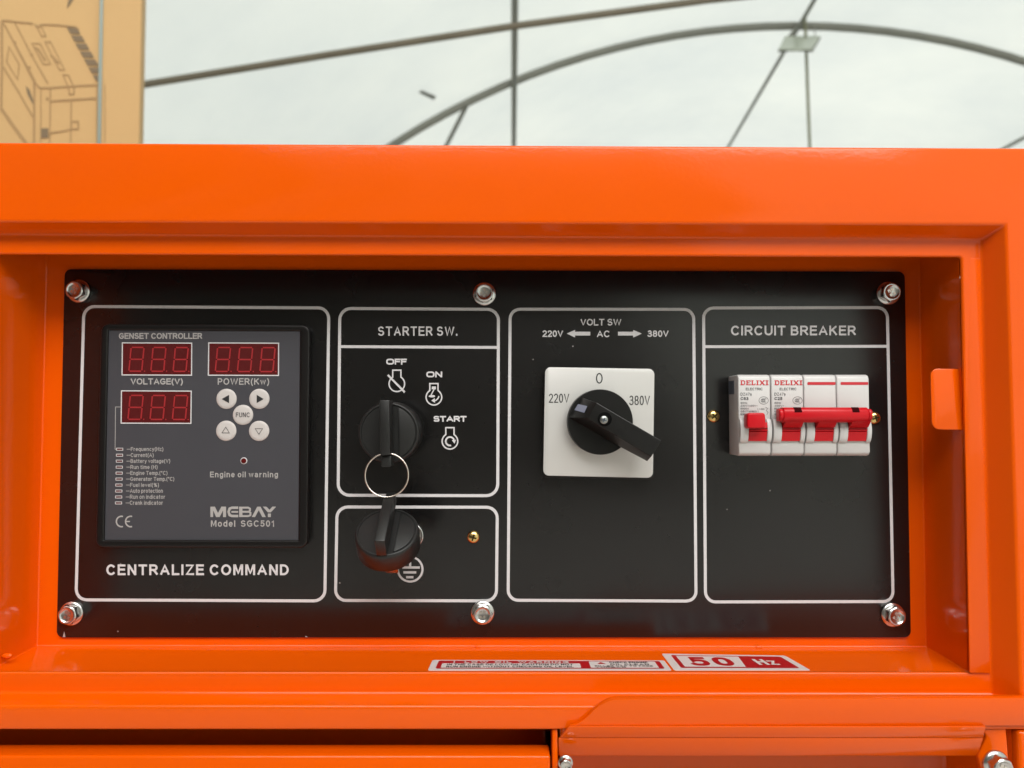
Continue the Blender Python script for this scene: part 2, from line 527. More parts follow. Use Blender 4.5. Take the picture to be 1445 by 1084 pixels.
def lathe_bm(profile, n=48, center=Vector((0, 0, 0)), rot=None):
    """profile of (radius, height) turned about the axis that points at the viewer (-Y)"""
    bm = bmesh.new()
    rings = []
    for r, h in profile:
        if r < 1e-9:
            rings.append([bm.verts.new((0, -h, 0))])
        else:
            rings.append([bm.verts.new((r * math.cos(2 * math.pi * k / n), -h, r * math.sin(2 * math.pi * k / n))) for k in range(n)])
    for a, b in zip(rings, rings[1:]):
        for k in range(n):
            j = (k + 1) % n
            if len(a) == 1 and len(b) > 1: bm.faces.new((a[0], b[k], b[j]))
            elif len(b) == 1 and len(a) > 1: bm.faces.new((a[k], a[j], b[0]))
            elif len(a) > 1: bm.faces.new((a[k], a[j], b[j], b[k]))
    if rot is not None: bmesh.ops.transform(bm, matrix=rot, verts=bm.verts)
    bmesh.ops.translate(bm, verts=bm.verts, vec=center)
    return bm

def box_bm(bm, x0, x1, y0, y1, z0, z1, mtx=None):
    vs = [bm.verts.new((x, y, z)) for x in (x0, x1) for y in (y0, y1) for z in (z0, z1)]
    for f in ((0, 1, 3, 2), (4, 6, 7, 5), (0, 4, 5, 1), (2, 3, 7, 6), (0, 2, 6, 4), (1, 5, 7, 3)):
        bm.faces.new([vs[i] for i in f])
    if mtx is not None: bmesh.ops.transform(bm, matrix=mtx, verts=vs)
    return vs

def box(name, x0, x1, y0, y1, z0, z1, m, parent=None, bevel=0.0, seg=2, mtx=None, **kw):
    bm = bmesh.new()
    box_bm(bm, x0, x1, y0, y1, z0, z1, mtx)
    return from_bm(name, bm, m, parent, bevel, seg, **kw)

def tube_bm(pts, r, n=10, closed=False):
    bm = bmesh.new()
    pts = [Vector(p) for p in pts]
    N = len(pts)
    rings = []
    prev = None
    for i in range(N):
        a = pts[i - 1] if (i > 0 or closed) else pts[i]
        c = pts[(i + 1) % N] if (i < N - 1 or closed) else pts[i]
        t = (c - a).normalized()
        if prev is None:
            u = t.orthogonal().normalized()
        else:
            u = (prev - t * prev.dot(t)).normalized()
        prev = u
        w = t.cross(u)
        rings.append([bm.verts.new(pts[i] + (u * math.cos(2 * math.pi * k / n) + w * math.sin(2 * math.pi * k / n)) * r) for k in range(n)])
    for i in range(N if closed else N - 1):
        a, b = rings[i], rings[(i + 1) % N]
        sh = 0
        if closed and i == N - 1:
            sh = min(range(n), key=lambda s: (a[0].co - b[s].co).length)
        for k in range(n):
            bm.faces.new((a[k], a[(k + 1) % n], b[(k + 1 + sh) % n], b[(k + sh) % n]))
    if not closed:
        bm.faces.new(rings[0][::-1]); bm.faces.new(rings[-1])
    return bm

def tube(name, pts, r, m, parent=None, n=10, closed=False, **kw):
    return from_bm(name, tube_bm(pts, r, n, closed), m, parent, angle=50, **kw)

def copy_tree(o, parent=None):
    c = o.copy()
    COL.objects.link(c)
    c.parent = parent
    for ch in list(o.children):
        copy_tree(ch, c)
    return c

# ================================================================== SETTING
gb = bmesh.new()
S = 400
gv = [gb.verts.new(p) for p in ((-S, -S, 0), (S, -S, 0), (S, S, 0), (-S, S, 0))]
gb.faces.new(gv)
tag(from_bm('ground', gb, M['ground'], smooth=False, origin=(0, 0, 0)), kind='structure')

# ------------------------------------------------------------------ tent: arched tunnel of white fabric
TCX, TCZ, TR = 2.6, EYE + 3.51 - 6.7, 6.7
tent = thing('marquee_tent', (TCX, 4, 0), 'white translucent fabric tunnel tent on grey arched pipe ribs overhead', 'tent')
T_Y0, T_Y1 = -6.5, 13.0
amax = math.pi / 2 + math.asin(-TCZ / TR) if False else math.acos(-TCZ / TR)
def vault(a, y, r=TR + 0.05):
    return Vector((TCX + r * math.sin(a), y, TCZ + r * math.cos(a)))
bm = bmesh.new()
NA, NY = 64, 52
grid = []
for j in range(NY + 1):
    y = T_Y0 + (T_Y1 - T_Y0) * j / NY
    row = []
    for i in range(NA + 1):
        a = -amax + 2 * amax * i / NA
        sag = 0.05 * math.sin(math.pi * (((y - 3.0) / 3.0) % 1.0))
        row.append(bm.verts.new(vault(a, y, TR + 0.06 + sag * 0.6)))
    grid.append(row)
for j in range(NY):
    for i in range(NA):
        bm.faces.new((grid[j][i], grid[j][i + 1], grid[j + 1][i + 1], grid[j + 1][i]))
from_bm('roof_fabric', bm, M['fabric'], tent, angle=80)
bm = bmesh.new()
row = [bm.verts.new(vault(-amax + 2 * amax * i / NA, T_Y1, TR + 0.05)) for i in range(NA + 1)]
bm.faces.new(row)
from_bm('end_wall', bm, M['fabric'], tent, smooth=False)
def on_vault(x, r=TR - 0.03):
    return TCZ + math.sqrt(r * r - (x - TCX) ** 2)
# added unseen screen behind the camera, darkens reflections in the paint and panel
bm = bmesh.new()
n_ = 60
cur = [[], []]
for i in range(n_ + 1):
    x_ = -3.5 + 4.45 * i / n_
    y_ = -3.0 + 0.05 * math.sin(i * 0.9)
    cur[0].append(bm.verts.new((x_, y_, 0.02)))
    cur[1].append(bm.verts.new((x_, y_, min(3.5, on_vault(x_) - 0.08))))
for i in range(n_):
    bm.faces.new((cur[0][i], cur[0][i + 1], cur[1][i + 1], cur[1][i]))
from_bm('reflection_blocker', bm, M['blocker_cloth'], tent, angle=80)
bm = bmesh.new()
row = [bm.verts.new(vault(-amax + 2 * amax * i / NA, T_Y0, TR + 0.05)) for i in range(NA + 1)]
bm.faces.new(row)
from_bm('end_wall', bm, M['fabric'], tent, smooth=False)
# added unseen screen along the left flank, keeps bright fabric out of reflections
bm = bmesh.new()
rows = []
for j in range(13):
    y_ = -6.3 + 6.4 * j / 12
    rows.append([bm.verts.new(vault(-amax + (amax - R(33)) * i / 20, y_, TR - 0.06)) for i in range(21)])
for a, b in zip(rows, rows[1:]):
    for i in range(20):
        bm.faces.new((a[i], a[i + 1], b[i + 1], b[i]))
from_bm('flank_blocker', bm, M['blocker_cloth'], tent, angle=80)
for y in (-4.0, -0.6, 2.6, 5.98, 9.4, 12.8):
    if y == 2.6: rr = 0.03
    pts = [vault(-amax + 2 * amax * i / 60, y, TR) for i in range(61)]
    tube('arch_rib', pts, 0.036, M['rib'], tent, n=10)
def purlin(x, z, r, y0=-6.4, y1=12.9, dx=0.0):
    tube('purlin', [(x, y0, z), (x + dx * (y1 - y0), y1, z)], r, M['rib'], tent, n=8)
purlin(0.02, on_vault(0.02), 0.027)
purlin(2.6 - 0.088 * (5.98 + 6.4), on_vault(TCX) - 0.02, 0.019, dx=0.088)
purlin(5.4, on_vault(5.4), 0.02)
# brace below the far arch
q = P(660, 146, 5.95); q2 = P(628, 209, 6.6)
tube('brace', [q, q2], 0.022, M['rib'], tent, n=8)
# nearer cross tie, gently bowed
pts = [P(x, y, 2.75) for x, y in ((-150, 176), (60, 143), (200, 120), (460, 78), (722, 37.5), (1000, 0), (1400, -42), (1900, -70), (2500, -80), (2900, -60))]
tie = tube('cross_tie', pts, 0.016, M['tie'], tent, n=8)
# hanging flood lamp with its bracket and cable
hp = P(1135, 30, 5.9)
lamp = thing('hanging_floodlight', hp, 'flat rectangular lamp frame hanging under the apex of the far tent arch', 'lamp')
fr = [P(1108, 54, 5.85), P(1157, 54, 5.85), P(1146, 72, 5.55), P(1099, 72, 5.55)]
tube('lamp_frame', fr, 0.011, M['rib'], lamp, n=6, closed=True)
prism('lamp_glass', fr, [p + Vector((0, 0.0, 0.02)) for p in fr], M['lampglass'], lamp)
tube('bracket', [P(1111, 55, 5.85), P(1122, 42, 5.9), P(1136, 26, 5.93)], 0.016, M['rib'], lamp, n=6)
tube('hanger', [P(1150, 54, 5.85), P(1150, 34, 5.93)], 0.005, M['rib'], lamp, n=6)
cb = tube('power_cable', [P(1136, 26, 5.85), P(1138, 80, 5.8), P(1140, 140, 5.8), P(1142.5, 203, 5.8), P(1150, 420, 5.8)], 0.013, M['cable'], n=6)
tag(cb, 'thin olive cable hanging straight down from the lamp at the arch apex', 'cable')
def on_fabric(px, py, r):
    d_ = ray(px, py)
    ox, oz = CAMLOC.x - TCX, CAMLOC.z - TCZ
    A_, B_, C_ = d_.x ** 2 + d_.z ** 2, ox * d_.x + oz * d_.z, ox * ox + oz * oz - r * r
    t_ = (-B_ + math.sqrt(B_ * B_ - A_ * C_)) / A_
    return CAMLOC + d_ * t_
pp_ = [(590, 130.5), (595, 127.5), (616, 136), (612, 141.5)]
prism('fabric_patch', [on_fabric(x, y, TR + 0.02) for x, y in pp_], [on_fabric(x, y, TR + 0.028) for x, y in pp_], M['rib'], tent)

# ------------------------------------------------------------------ printed carton behind the cabinet
cax = Vector((0.89, 0.456, 0)).normalized()      # along its printed face, to the right
cn = Vector((cax.y, -cax.x, 0))                  # towards the viewer
ce = P(199, 100, 0.72); ce.z = 0
carton = thing('cardboard_carton', ce - cax * 0.3, 'tall brown cardboard carton with a line drawing of a machine and a vertical strap', 'carton')
CH = 2.02
b0 = [ce - cax * 0.62, ce, ce - cn * 0.5, ce - cax * 0.62 - cn * 0.5]
b1 = [p + Vector((0, 0, CH)) for p in b0]
bm = bmesh.new(); add_prism(bm, b1, b0)
from_bm('carton_body', bm, M['card'], carton, bevel=0.004)
cf = lambda x, y: Pp(x, y, ce + cn * 0.0012, cn)
k = 210.0 / 1084
def K(*pts): return [(x * k, y * k) for x, y in pts]
d = Flat(cf)
d.stroke(K((12, 150), (60, 150), (105, 158), (240, 170)), 2.2)
d.stroke(K((255, 178), (275, 196), (300, 178)), 2.2)
d.stroke(K((300, 178), (420, 182), (550, 195), (575, 215)), 2.0)
d.stroke(K((12, 150), (14, 480), (8, 800)), 3.0)
d.stroke(K((12, 150), (60, 230), (250, 600)), 1.8)
d.stroke(K((40, 190), (95, 290), (262, 600)), 1.2)
d.stroke(K((105, 158), (230, 400), (350, 610)), 1.6)
d.stroke(K((250, 600), (290, 640), (350, 640), (740, 615)), 2.2)
d.stroke(K((250, 600), (248, 1040)), 2.8)
d.stroke(K((298, 645), (296, 1040)), 1.2)
d.stroke(K((368, 640), (362, 1040)), 1.6)
d.stroke(K((372, 738), (470, 730), (700, 715)), 2.4)
d.stroke(K((708, 618), (706, 1040)), 1.8)
d.stroke(K((765, 615), (765, 1040)), 1.0)
d.stroke(K((520, 730), (515, 1040)), 1.6)
d.stroke(K((350, 970), (440, 958), (520, 942)), 2.0)
d.stroke(K((520, 885), (570, 885), (570, 940), (520, 940)), 2.0, True)
d.stroke(K((8, 790), (100, 920), (190, 1040)), 4.0)
d.stroke(K((25, 490), (130, 660), (240, 850)), 2.0)
d.stroke(K((65, 340), (140, 470), (128, 580), (48, 450)), 1.8, True)
d.stroke(K((265, 190), (305, 265), (335, 262), (300, 190)), 1.4, True)
d.stroke(K((232, 315), (292, 318), (368, 465), (315, 468)), 1.4, True)
d.stroke(K((250, 345), (280, 360), (330, 440)), 2.4)
d.stroke(K((328, 305), (368, 305), (472, 508), (432, 508)), 1.4, True)
d.stroke(K((370, 400), (430, 460)), 2.8)
d.stroke(K((458, 545), (500, 548), (540, 640), (540, 685), (505, 685), (500, 640)), 1.6, True)
for sx, sy in ((110, 310), (232, 400), (215, 492), (345, 720)):
    d.poly(K((sx - 9, sy - 9), (sx + 9, sy - 9), (sx + 9, sy + 9), (sx - 9, sy + 9)))
d.build('line_drawing', M['card_ink'], carton)
d = Flat(cf)
n = 7
for i in range(n):
    t0, t1 = i / n + 0.012, (i + 0.86) / n
    a0 = Vector((485, 195)).lerp(Vector((705, 600)), t0); a1 = Vector((485, 195)).lerp(Vector((705, 600)), t1)
    c0 = Vector((560, 200)).lerp(Vector((790, 600)), t0); c1 = Vector((560, 200)).lerp(Vector((790, 600)), t1)
    c0.x = min(c0.x, 733); c1.x = min(c1.x, 733)
    d.poly(K(tuple(a0), tuple(c0), tuple(c1), tuple(a1)))
d.build('louvre_print', M['card_ink_dark'], carton)
for nm, pp in (('handle_print', K((188, 625), (215, 655), (245, 740), (240, 760), (200, 685))), ('latch_print', K((300, 935), (352, 935), (352, 1005), (300, 1005))),
               ('arrow_print', K((540, -20), (520, 20), (485, 62), (505, -20)))):
    d = Flat(cf); d.poly(pp); d.build(nm, M['card_ink_dark'], carton)
cf2 = lambda x, y: Pp(x, y, ce + cn * 0.004, cn)
s0 = [Pp(x, y, ce + cn * 0.003, cn) for x, y in ((145.3, -270), (150.3, -270), (121.5, 1440), (116.5, 1440))]
prism('packing_strap', s0, [p - cn * 0.0025 for p in s0], M['strap'], carton)

# ================================================================== ORANGE CABINET
YB, YF, YO = 0.0015, -0.036, -0.0475
cab = thing('generator_cabinet', (0, 0.25, 0), 'glossy orange sheet metal cabinet with a recessed control bay in its front', 'cabinet')
L1 = [P(-85, 312, YO), P(1420, 316.5, YO), P(1442, 998, YO), P(-95, 996, YO)]
L2 = [P(-40, 331, YF), P(1384, 338, YF), P(1399, 980, YF), P(-48, 978, YF)]
L3 = [P(-12, 358.5, YF - 0.0021), P(1357, 362.5, YF - 0.0021), P(1369, 950, YF), P(-20, 949, YF)]
XL, XR = -0.46, 0.43
ztopL, ztopR = zof(200.5, YO), P(1445, 208.5, YO).z
def top_z(x):
    x0, x1 = P(0, 201, YO).x, P(1445, 208.5, YO).x
    return ztopL + (ztopR - ztopL) * (x - x0) / (x1 - x0)
zlip = zof(1030.5, YO)
L0 = [Vector((XL, YO, top_z(XL))), Vector((XR, YO, top_z(XR))), Vector((XR, YO, zlip)), Vector((XL, YO, zlip))]
L00 = [Vector((p.x, p.y + 0.013, p.z)) for p in L0]
L4 = straight(L3, 0.0015)
ztc = zof(262, YF)
L5 = [Vector((p.x, p.y, p.z)) for p in L4]
L5[0].z = L5[1].z = ztc
L6 = [P(65.5, 362, YB), P(1298, 370, YB), P(1307.5, 913.5, YB), P(52, 912, YB)]
L6[0].z = L6[1].z = ztc
bm = bmesh.new()
loops = [[bm.verts.new(p) for p in L] for L in (L00, L0, L1, L2, L3, L4)]
for a, b in zip(loops, loops[1:]):
    for i in range(4):
        j = (i + 1) % 4
        bm.faces.new((a[i], a[j], b[j], b[i]))
from_bm('front_frame', bm, M['orange'], cab, bevel=0.0021, seg=4, bang=12, angle=60)
# recess tray behind the frame
bm = bmesh.new()
off = [Vector((p.x, p.y + 0.0004, p.z)) for p in L5]
l5 = [bm.verts.new(p) for p in off]
l6 = [bm.verts.new(p) for p in L6]
for i in range(4):
    j = (i + 1) % 4
    bm.faces.new((l5[i], l5[j], l6[j], l6[i]))
bm.faces.new(l6)
from_bm('recess_tray', bm, M['orange'], cab, bevel=0.0011, seg=3, angle=60)
# right jamb flange, a thin plate lapped over the frame
jf = rrect([(1357, 363.5), (1384, 364.5), (1398.5, 951), (1368.5, 949.5)], 1.5)
plate('jamb_flange', [(x, y) for x, y in jf], YF - 0.0012, 0.0011, M['orange'], cab, bevel=0.0004)
# latch plate behind the jamb
lp = rrect([(1313, 520), (1375, 521), (1376, 607), (1315.5, 606)], 11, 6)
lpt, ln = P(1345, 563, -0.0338), Vector((0.0, -1, 0.05)).normalized()
f = [Pp(x, y, lpt, ln) for x, y in lp]
bm = bmesh.new()
add_prism(bm, f, [p - ln * 0.0012 for p in f])
from_bm('latch_plate', bm, M['orange'], cab, bevel=0.0004)
# weld marks in the corners
def weld(name, px, py, Y, r):
    b = bmesh.new()
    bmesh.ops.create_uvsphere(b, u_segments=12, v_segments=8, radius=r)
    for v in b.verts:
        v.co = Vector((v.co.x * 1.6, v.co.y * 0.6, v.co.z * 0.8)) * (1 + random.uniform(-.15, .15))
    bmesh.ops.translate(b, verts=b.verts, vec=P(px, py, Y))
    return from_bm(name, b, M['orange'], cab, angle=80)
weld('weld_bead', 674, 913, 0.000, 0.0011)
weld('weld_bead', 1071, 913.5, 0.000, 0.0013)
weld('weld_bead', 10, 926, -0.026, 0.0018)
# lower door on the left
YD = YO
zd = zof(1067, YD)
xr0 = P(776.5, 1067, YD).x
bm = bmesh.new()
box_bm(bm, XL + 0.004, xr0, YD, YD + 0.0125, 0.16, zd)
from_bm('lower_door', bm, M['orange'], cab, bevel=0.0012, seg=3)
# post between the door and the outlet bay
xa, xb = P(779.5, 1050, YO).x, P(791, 1050, YO).x
box('centre_post', xa, xb - 0.0012, YO + 0.002, YO + 0.02, 0.16, zlip - 0.0004, M['orange'], cab, bevel=0.0008)
# dark inside behind the door gap
box('inner_bulkhead', XL + 0.01, xa - 0.002, YO + 0.034, YO + 0.036, 0.16, zlip + 0.008, M['orange'], cab)
# rail above the outlet bay on the right
YR = YO - 0.0045
face = [(868, 987), (1475, 985), (1475, 1024), (805, 1024), (811, 1022.8), (818, 1020), (825, 1015), (831, 1009.5), (838, 1002), (846, 996), (857, 990)]
ff = [P(x, y, YR + max(0.0, (y - 988) / 36) * 0.0026) for x, y in face]
prism('bay_rail', ff, [Vector((p.x, YR + 0.0042, p.z)) for p in ff], M['orange'], cab, bevel=0.0006)
def strip(name, a, b, Ya, Yb, xl_a, xr_a, xl_b, xr_b, t=0.0012):
    f = [P(xl_a, a, Ya), P(xr_a, a, Ya), P(xr_b, b, Yb), P(xl_b, b, Yb)]
    return prism(name, f, straight(f, t), M['orange'], cab, bevel=0.0005)
strip('rail_lip', 1025, 1041.5, YR + 0.0012, YR + 0.0045, 803, 1392, 790, 1388, )
strip('rail_lip', 1041.5, 1067, YR + 0.0046, YR + 0.0095, 788, 1388, 788, 1380)
# outlet bay behind the rail
zb = zof(1030, YO)
bm = bmesh.new()
bx0, bx1 = xb, P(1436, 1050, YO).x
v = lambda x, y, z: bm.verts.new((x, y, z))
A = [v(bx0, YO + 0.004, zb), v(bx0, YO + 0.004, 0.5), v(bx0 + 0.003, -0.008, 0.5), v(bx0 + 0.003, -0.008, zb)]
B = [v(bx1, YO + 0.004, zb), v(bx1, YO + 0.004, 0.5), v(bx1 - 0.012, -0.008, 0.5), v(bx1 - 0.012, -0.008, zb)]
bm.faces.new(A); bm.faces.new(B)
bm.faces.new((A[2], B[2], B[3], A[3]))
bm.faces.new((A[0], A[3], B[3], B[0]))
bm.faces.new((A[1], A[2], B[2], B[1]))
from_bm('outlet_bay', bm, M['orange'], cab, bevel=0.0015, seg=3)
# corner gusset at the right end of the bay
g = [P(1386, 1026, YR + 0.006), P(1420, 1026, YR + 0.006), P(1427, 1110, YR + 0.006), P(1389, 1110, YR + 0.006), P(1380, 1066, YR + 0.008), P(1392, 1041, YR + 0.007)]
prism('corner_gusset', g, straight(g, 0.004), M['orange'], cab, bevel=0.001)
# outer post at the right, sides, roof, back and base
box('corner_post', P(1437, 1050, YO).x, XR, YO, YO + 0.02, 0.16, zlip - 0.0006, M['orange'], cab, bevel=0.002, seg=3)
box('bay_panel', xb, P(1436, 1050, YO).x, YO + 0.001, YO + 0.003, 0.16, 0.5, M['orange'], cab)
box('side_panel', XL, XL + 0.002, YO + 0.0135, 0.55, 0.16, ztopL - 0.004, M['orange'], cab)
box('side_panel', XR - 0.002, XR, YO + 0.0205, 0.55, 0.16, ztopR - 0.006, M['orange'], cab)
box('roof_panel', XL, XR, YO + 0.0135, 0.55, ztopR - 0.005, ztopR - 0.003, M['orange'], cab)
box('back_panel', XL + 0.003, XR - 0.003, 0.545, 0.549, 0.16, ztopR - 0.006, M['orange'], cab)
box('base_frame', XL, XR, YO, 0.55, 0.0, 0.158, M['blackplastic'], cab, bevel=0.004)

# ================================================================== BLACK CONTROL PANEL
panel = thing('control_panel', P(680, 640, 0), 'black rectangular panel plate with white printed frames bolted inside the orange recess', 'control panel')
pq = rrect([(91, 380), (1277, 383.4), (1285.7, 899.6), (79.6, 899.8)], 9, 5)
plate('plate', pq, 0.0, 0.0013, M['panel'], panel, bevel=0.0003)
PR = -0.00015
def frame(name, q, r, div=None, w=4.2):
    d = Flat(at(PR))
    pts = rrect(q, r, 6)
    pts = [(x + random.uniform(-.12, .12), y + random.uniform(-.12, .12)) for x, y in pts]
    d.stroke(pts, w, True)
    if div: d.stroke(div, w * 0.95)
    return d.build(name, M['print'], panel)
frame('printed_frame', [(118.5, 432.6), (464, 434.6), (458.3, 848), (107.3, 846.5)], 15)
frame('printed_frame', [(479.6, 435.2), (703.5, 436.6), (702.3, 699.5), (477.2, 699)], 16, [(481, 489.2), (701.5, 490.4)])
frame('printed_frame', [(475.6, 715.6), (701.8, 715.9), (700.6, 848), (473.4, 847.4)], 15)
frame('printed_frame', [(720, 436.4), (978.8, 436.6), (982.3, 848.4), (717, 847)], 14)
frame('printed_frame', [(992.8, 434.8), (1252, 434.2), (1260.3, 849), (995.6, 849.4)], 14, [(995, 489.3), (1251, 488.8)])
d = Flat(at(PR))
d.text('CENTRALIZE COMMAND', 150, 796.5, 407.5, 811.8, 3.0, 0.42); d.build('title_lettering', M['print'], panel)
d = Flat(at(PR)); d.text('STARTER SW.', 533.6, 460.8, 645.5, 474, 2.1, 0.40); d.build('title_lettering', M['print'], panel)
d = Flat(at(PR)); d.text('CIRCUIT BREAKER', 1031.5, 459.6, 1207.8, 473.4, 2.5, 0.36); d.build('title_lettering', M['print'], panel)
d = Flat(at(PR)); d.text('VOLT SW', 819, 450, 876.7, 459.5, 1.75, 0.30); d.build('title_lettering', M['print'], panel)
d = Flat(at(PR))
d.text('220V', 765.5, 466.3, 794.6, 475.6, 1.8); d.text('AC', 842.2, 466.6, 860, 476, 1.7); d.text('380V', 913.5, 466.3, 943.6, 475.6, 1.8)
d.poly([(833, 468.2), (833, 473.6), (811.5, 473.6), (811.5, 476.4), (799.8, 470.9), (811.5, 465.6), (811.5, 468.2)])
d.poly([(872, 468.2), (893.5, 468.2), (893.5, 465.6), (905.8, 470.9), (893.5, 476.4), (893.5, 473.6), (872, 473.6)])
d.build('voltage_lettering', M['print'], panel)
d = Flat(at(PR)); d.text('OFF', 545, 506.3, 574.2, 514.6, 2.1, 0.24, 0.62); d.build('position_lettering', M['print'], panel)
d = Flat(at(PR)); d.text('ON', 601.6, 524.3, 624, 532.6, 2.1, 0.24, 0.62); d.build('position_lettering', M['print'], panel)
d = Flat(at(PR)); d.text('START', 611.8, 587, 658.4, 595.3, 2.1, 0.24, 0.75); d.build('position_lettering', M['print'], panel)
def engine(cx, cy, r=11.0, nw=5.8, ntop=-19.2):
    a0 = -math.degrees(math.acos(nw / r))
    pts = arc(cx, cy, r, a0, 180 - a0, 30)
    pts += [(cx - nw, cy + ntop), (cx + nw, cy + ntop)]
    return pts
d = Flat(at(PR)); d.stroke(engine(560, 541.7), 1.9, True); d.stroke([(547.3, 529.2), (571.2, 553.6)], 2.8); d.build('engine_symbol', M['print'], panel)
d = Flat(at(PR - 0.00005)); d.stroke(engine(612.3, 560.6), 1.9, True)
d.poly([(609.3, 545.5), (615.2, 545.5), (615.2, 549.5), (609.3, 549.5)]); d.stroke([(612.8, 549), (608, 558.2)], 1.5)
d.poly(arc(609.4, 559.2, 4.6, 0, 345, 14, 1.7)); d.stroke(arc(611.2, 557.6, 8.2, 10, 80, 8), 1.7)
d.poly([(608.6, 565.4), (613.6, 561.8), (613.8, 568.6)]); d.build('engine_symbol', M['print'], panel)
d = Flat(at(PR)); d.stroke(engine(634.9, 622.8), 1.9, True); d.stroke(arc(635, 622.8, 6.0, 75, 340, 18), 2.4)
d.poly([(637.6, 621.2), (643.6, 620.6), (641.4, 626.2)]); d.build('engine_symbol', M['print'], panel)
d = Flat(at(PR)); d.stroke(arc(578.8, 803.4, 17.4, 0, 351, 40), 3.0, True)
d.stroke([(578.8, 790), (578.8, 800.2)], 3.2); d.stroke([(567.8, 800.9), (592.4, 800.9)], 3.3); d.stroke([(569.2, 807.8), (587.4, 807.8)], 3.3); d.stroke([(573, 814.6), (583.4, 814.6)], 3.3)
d.build('earth_symbol', M['print'], panel)
# small scuffs on the paint
for sc_pts in ([(88.5, 899), (90.6, 891), (92.4, 899)], [(431, 897.4), (433, 898), (434.5, 899.2), (430.5, 899.1)]):
    d = Flat(at(PR)); d.poly(sc_pts); d.build('paint_scuff', M['ctl_print'], panel)

# ================================================================== GENSET CONTROLLER
ctl = thing('genset_controller', P(286, 615, 0), 'grey faced genset controller module with three red displays in a black bezel', 'controller')
ZB = -0.0042
bm = bmesh.new()
ob = rrect([(142, 457), (437, 458.5), (433.5, 773.5), (134.3, 773)], 11, 5)
ib = [(152.2, 465.8), (423.3, 467), (421, 762.6), (146.3, 762.4)]
ibf = []
# bezel ring: outer wall, front ring, inner wall
o0 = [bm.verts.new(p) for p in straight([P(x, y, ZB) for x, y in ob], -ZB - 0.0002)]
o1 = [bm.verts.new(p) for p in straight([P(x, y, ZB) for x, y in ob], 0.0)]
ii = rrect(ib, 0.6, 5)
i0 = [bm.verts.new(P(x, y, ZB)) for x, y in ii]
i1 = [bm.verts.new(p) for p in straight([P(x, y, ZB) for x, y in ii], 0.0012)]
for a, b in ((o0, o1), (o1, i0), (i0, i1)):
    for i in range(len(a)):
        j = (i + 1) % len(a)
        bm.faces.new((a[i], a[j], b[j], b[i]))
from_bm('bezel', bm, M['bezel'], ctl, bevel=0.0009, seg=3, bang=50)
FY = ZB + 0.0011
fp = plate('faceplate', ib, FY, 0.003, M['face'], ctl)
PY = FY - 0.00012
f = Flat(at(PY))
f.text('GENSET CONTROLLER', 167.7, 470, 285.4, 478.4, 1.65); f.build('lettering', M['ctl_print'], ctl)
f = Flat(at(PY)); f.text('VOLTAGE(V)', 184.3, 533.6, 258.2, 544.6, 1.75); f.build('lettering', M['ctl_print'], ctl)
f = Flat(at(PY)); f.text('POWER(Kw)', 307.2, 533.4, 380, 545, 1.55, 0.36); f.build('lettering', M['ctl_print'], ctl)
f = Flat(at(PY)); f.text('Engine oil warning', 296.4, 665.6, 392.3, 675.6, 1.4, 0.42); f.build('lettering', M['ctl_print'], ctl)
f = Flat(at(PY)); f.text('Model  SGC501', 297.6, 734.4, 386.8, 743.4, 1.6, 0.42); f.build('lettering', M['ctl_print'], ctl)
kk = 120.0 / 1445
def L(*pts): return [(290 + x * kk, 700 + y * kk) for x, y in pts]
f = Flat(at(PY))
f.poly(L((83, 182), (160, 182), (212, 290), (195, 358), (180, 358), (130, 245), (130, 358), (83, 358)))
f.poly(L((212, 290), (270, 182), (350, 182), (350, 358), (298, 358), (298, 245), (240, 358), (195, 358)))
f.stroke(L((556, 200), (450, 200), (410, 215), (392, 270), (410, 325), (450, 340), (556, 340)), 42 * kk)
f.stroke(L((440, 270), (556, 270)), 30 * kk)
f.stroke(L((600, 182), (600, 358)), 56 * kk)
f.stroke(L((622, 198), (725, 198), (756, 215), (756, 250), (735, 268), (622, 268)), 32 * kk)
f.stroke(L((735, 268), (765, 288), (762, 328), (725, 342), (622, 342)), 32 * kk)
f.poly(L((785, 358), (880, 182), (935, 182), (1025, 358), (965, 358), (905, 240), (842, 358)))
f.poly(L((975, 182), (1035, 182), (1088, 235), (1135, 182), (1200, 182), (1110, 278), (1060, 278)))
f.poly(L((1060, 298), (1110, 298), (1110, 358), (1060, 358)))
f.build('logo_lettering', M['ctl_print'], ctl)
f = Flat(at(PY))
f.stroke(arc(171.6, 736, 7.4, 285, 75, 16), 2.0); f.stroke(arc(184.6, 736, 7.4, 285, 75, 16), 2.0); f.stroke([(177.3, 736), (183.4, 736)], 1.8)
f.build('conformity_mark', M['ctl_print'], ctl)
f = Flat(at(PY)); f.stroke([(171, 574.4), (163, 574.4), (162.4, 634), (164.5, 634.2)], 0.9); f.build('leader_line', M['ctl_print'], ctl)
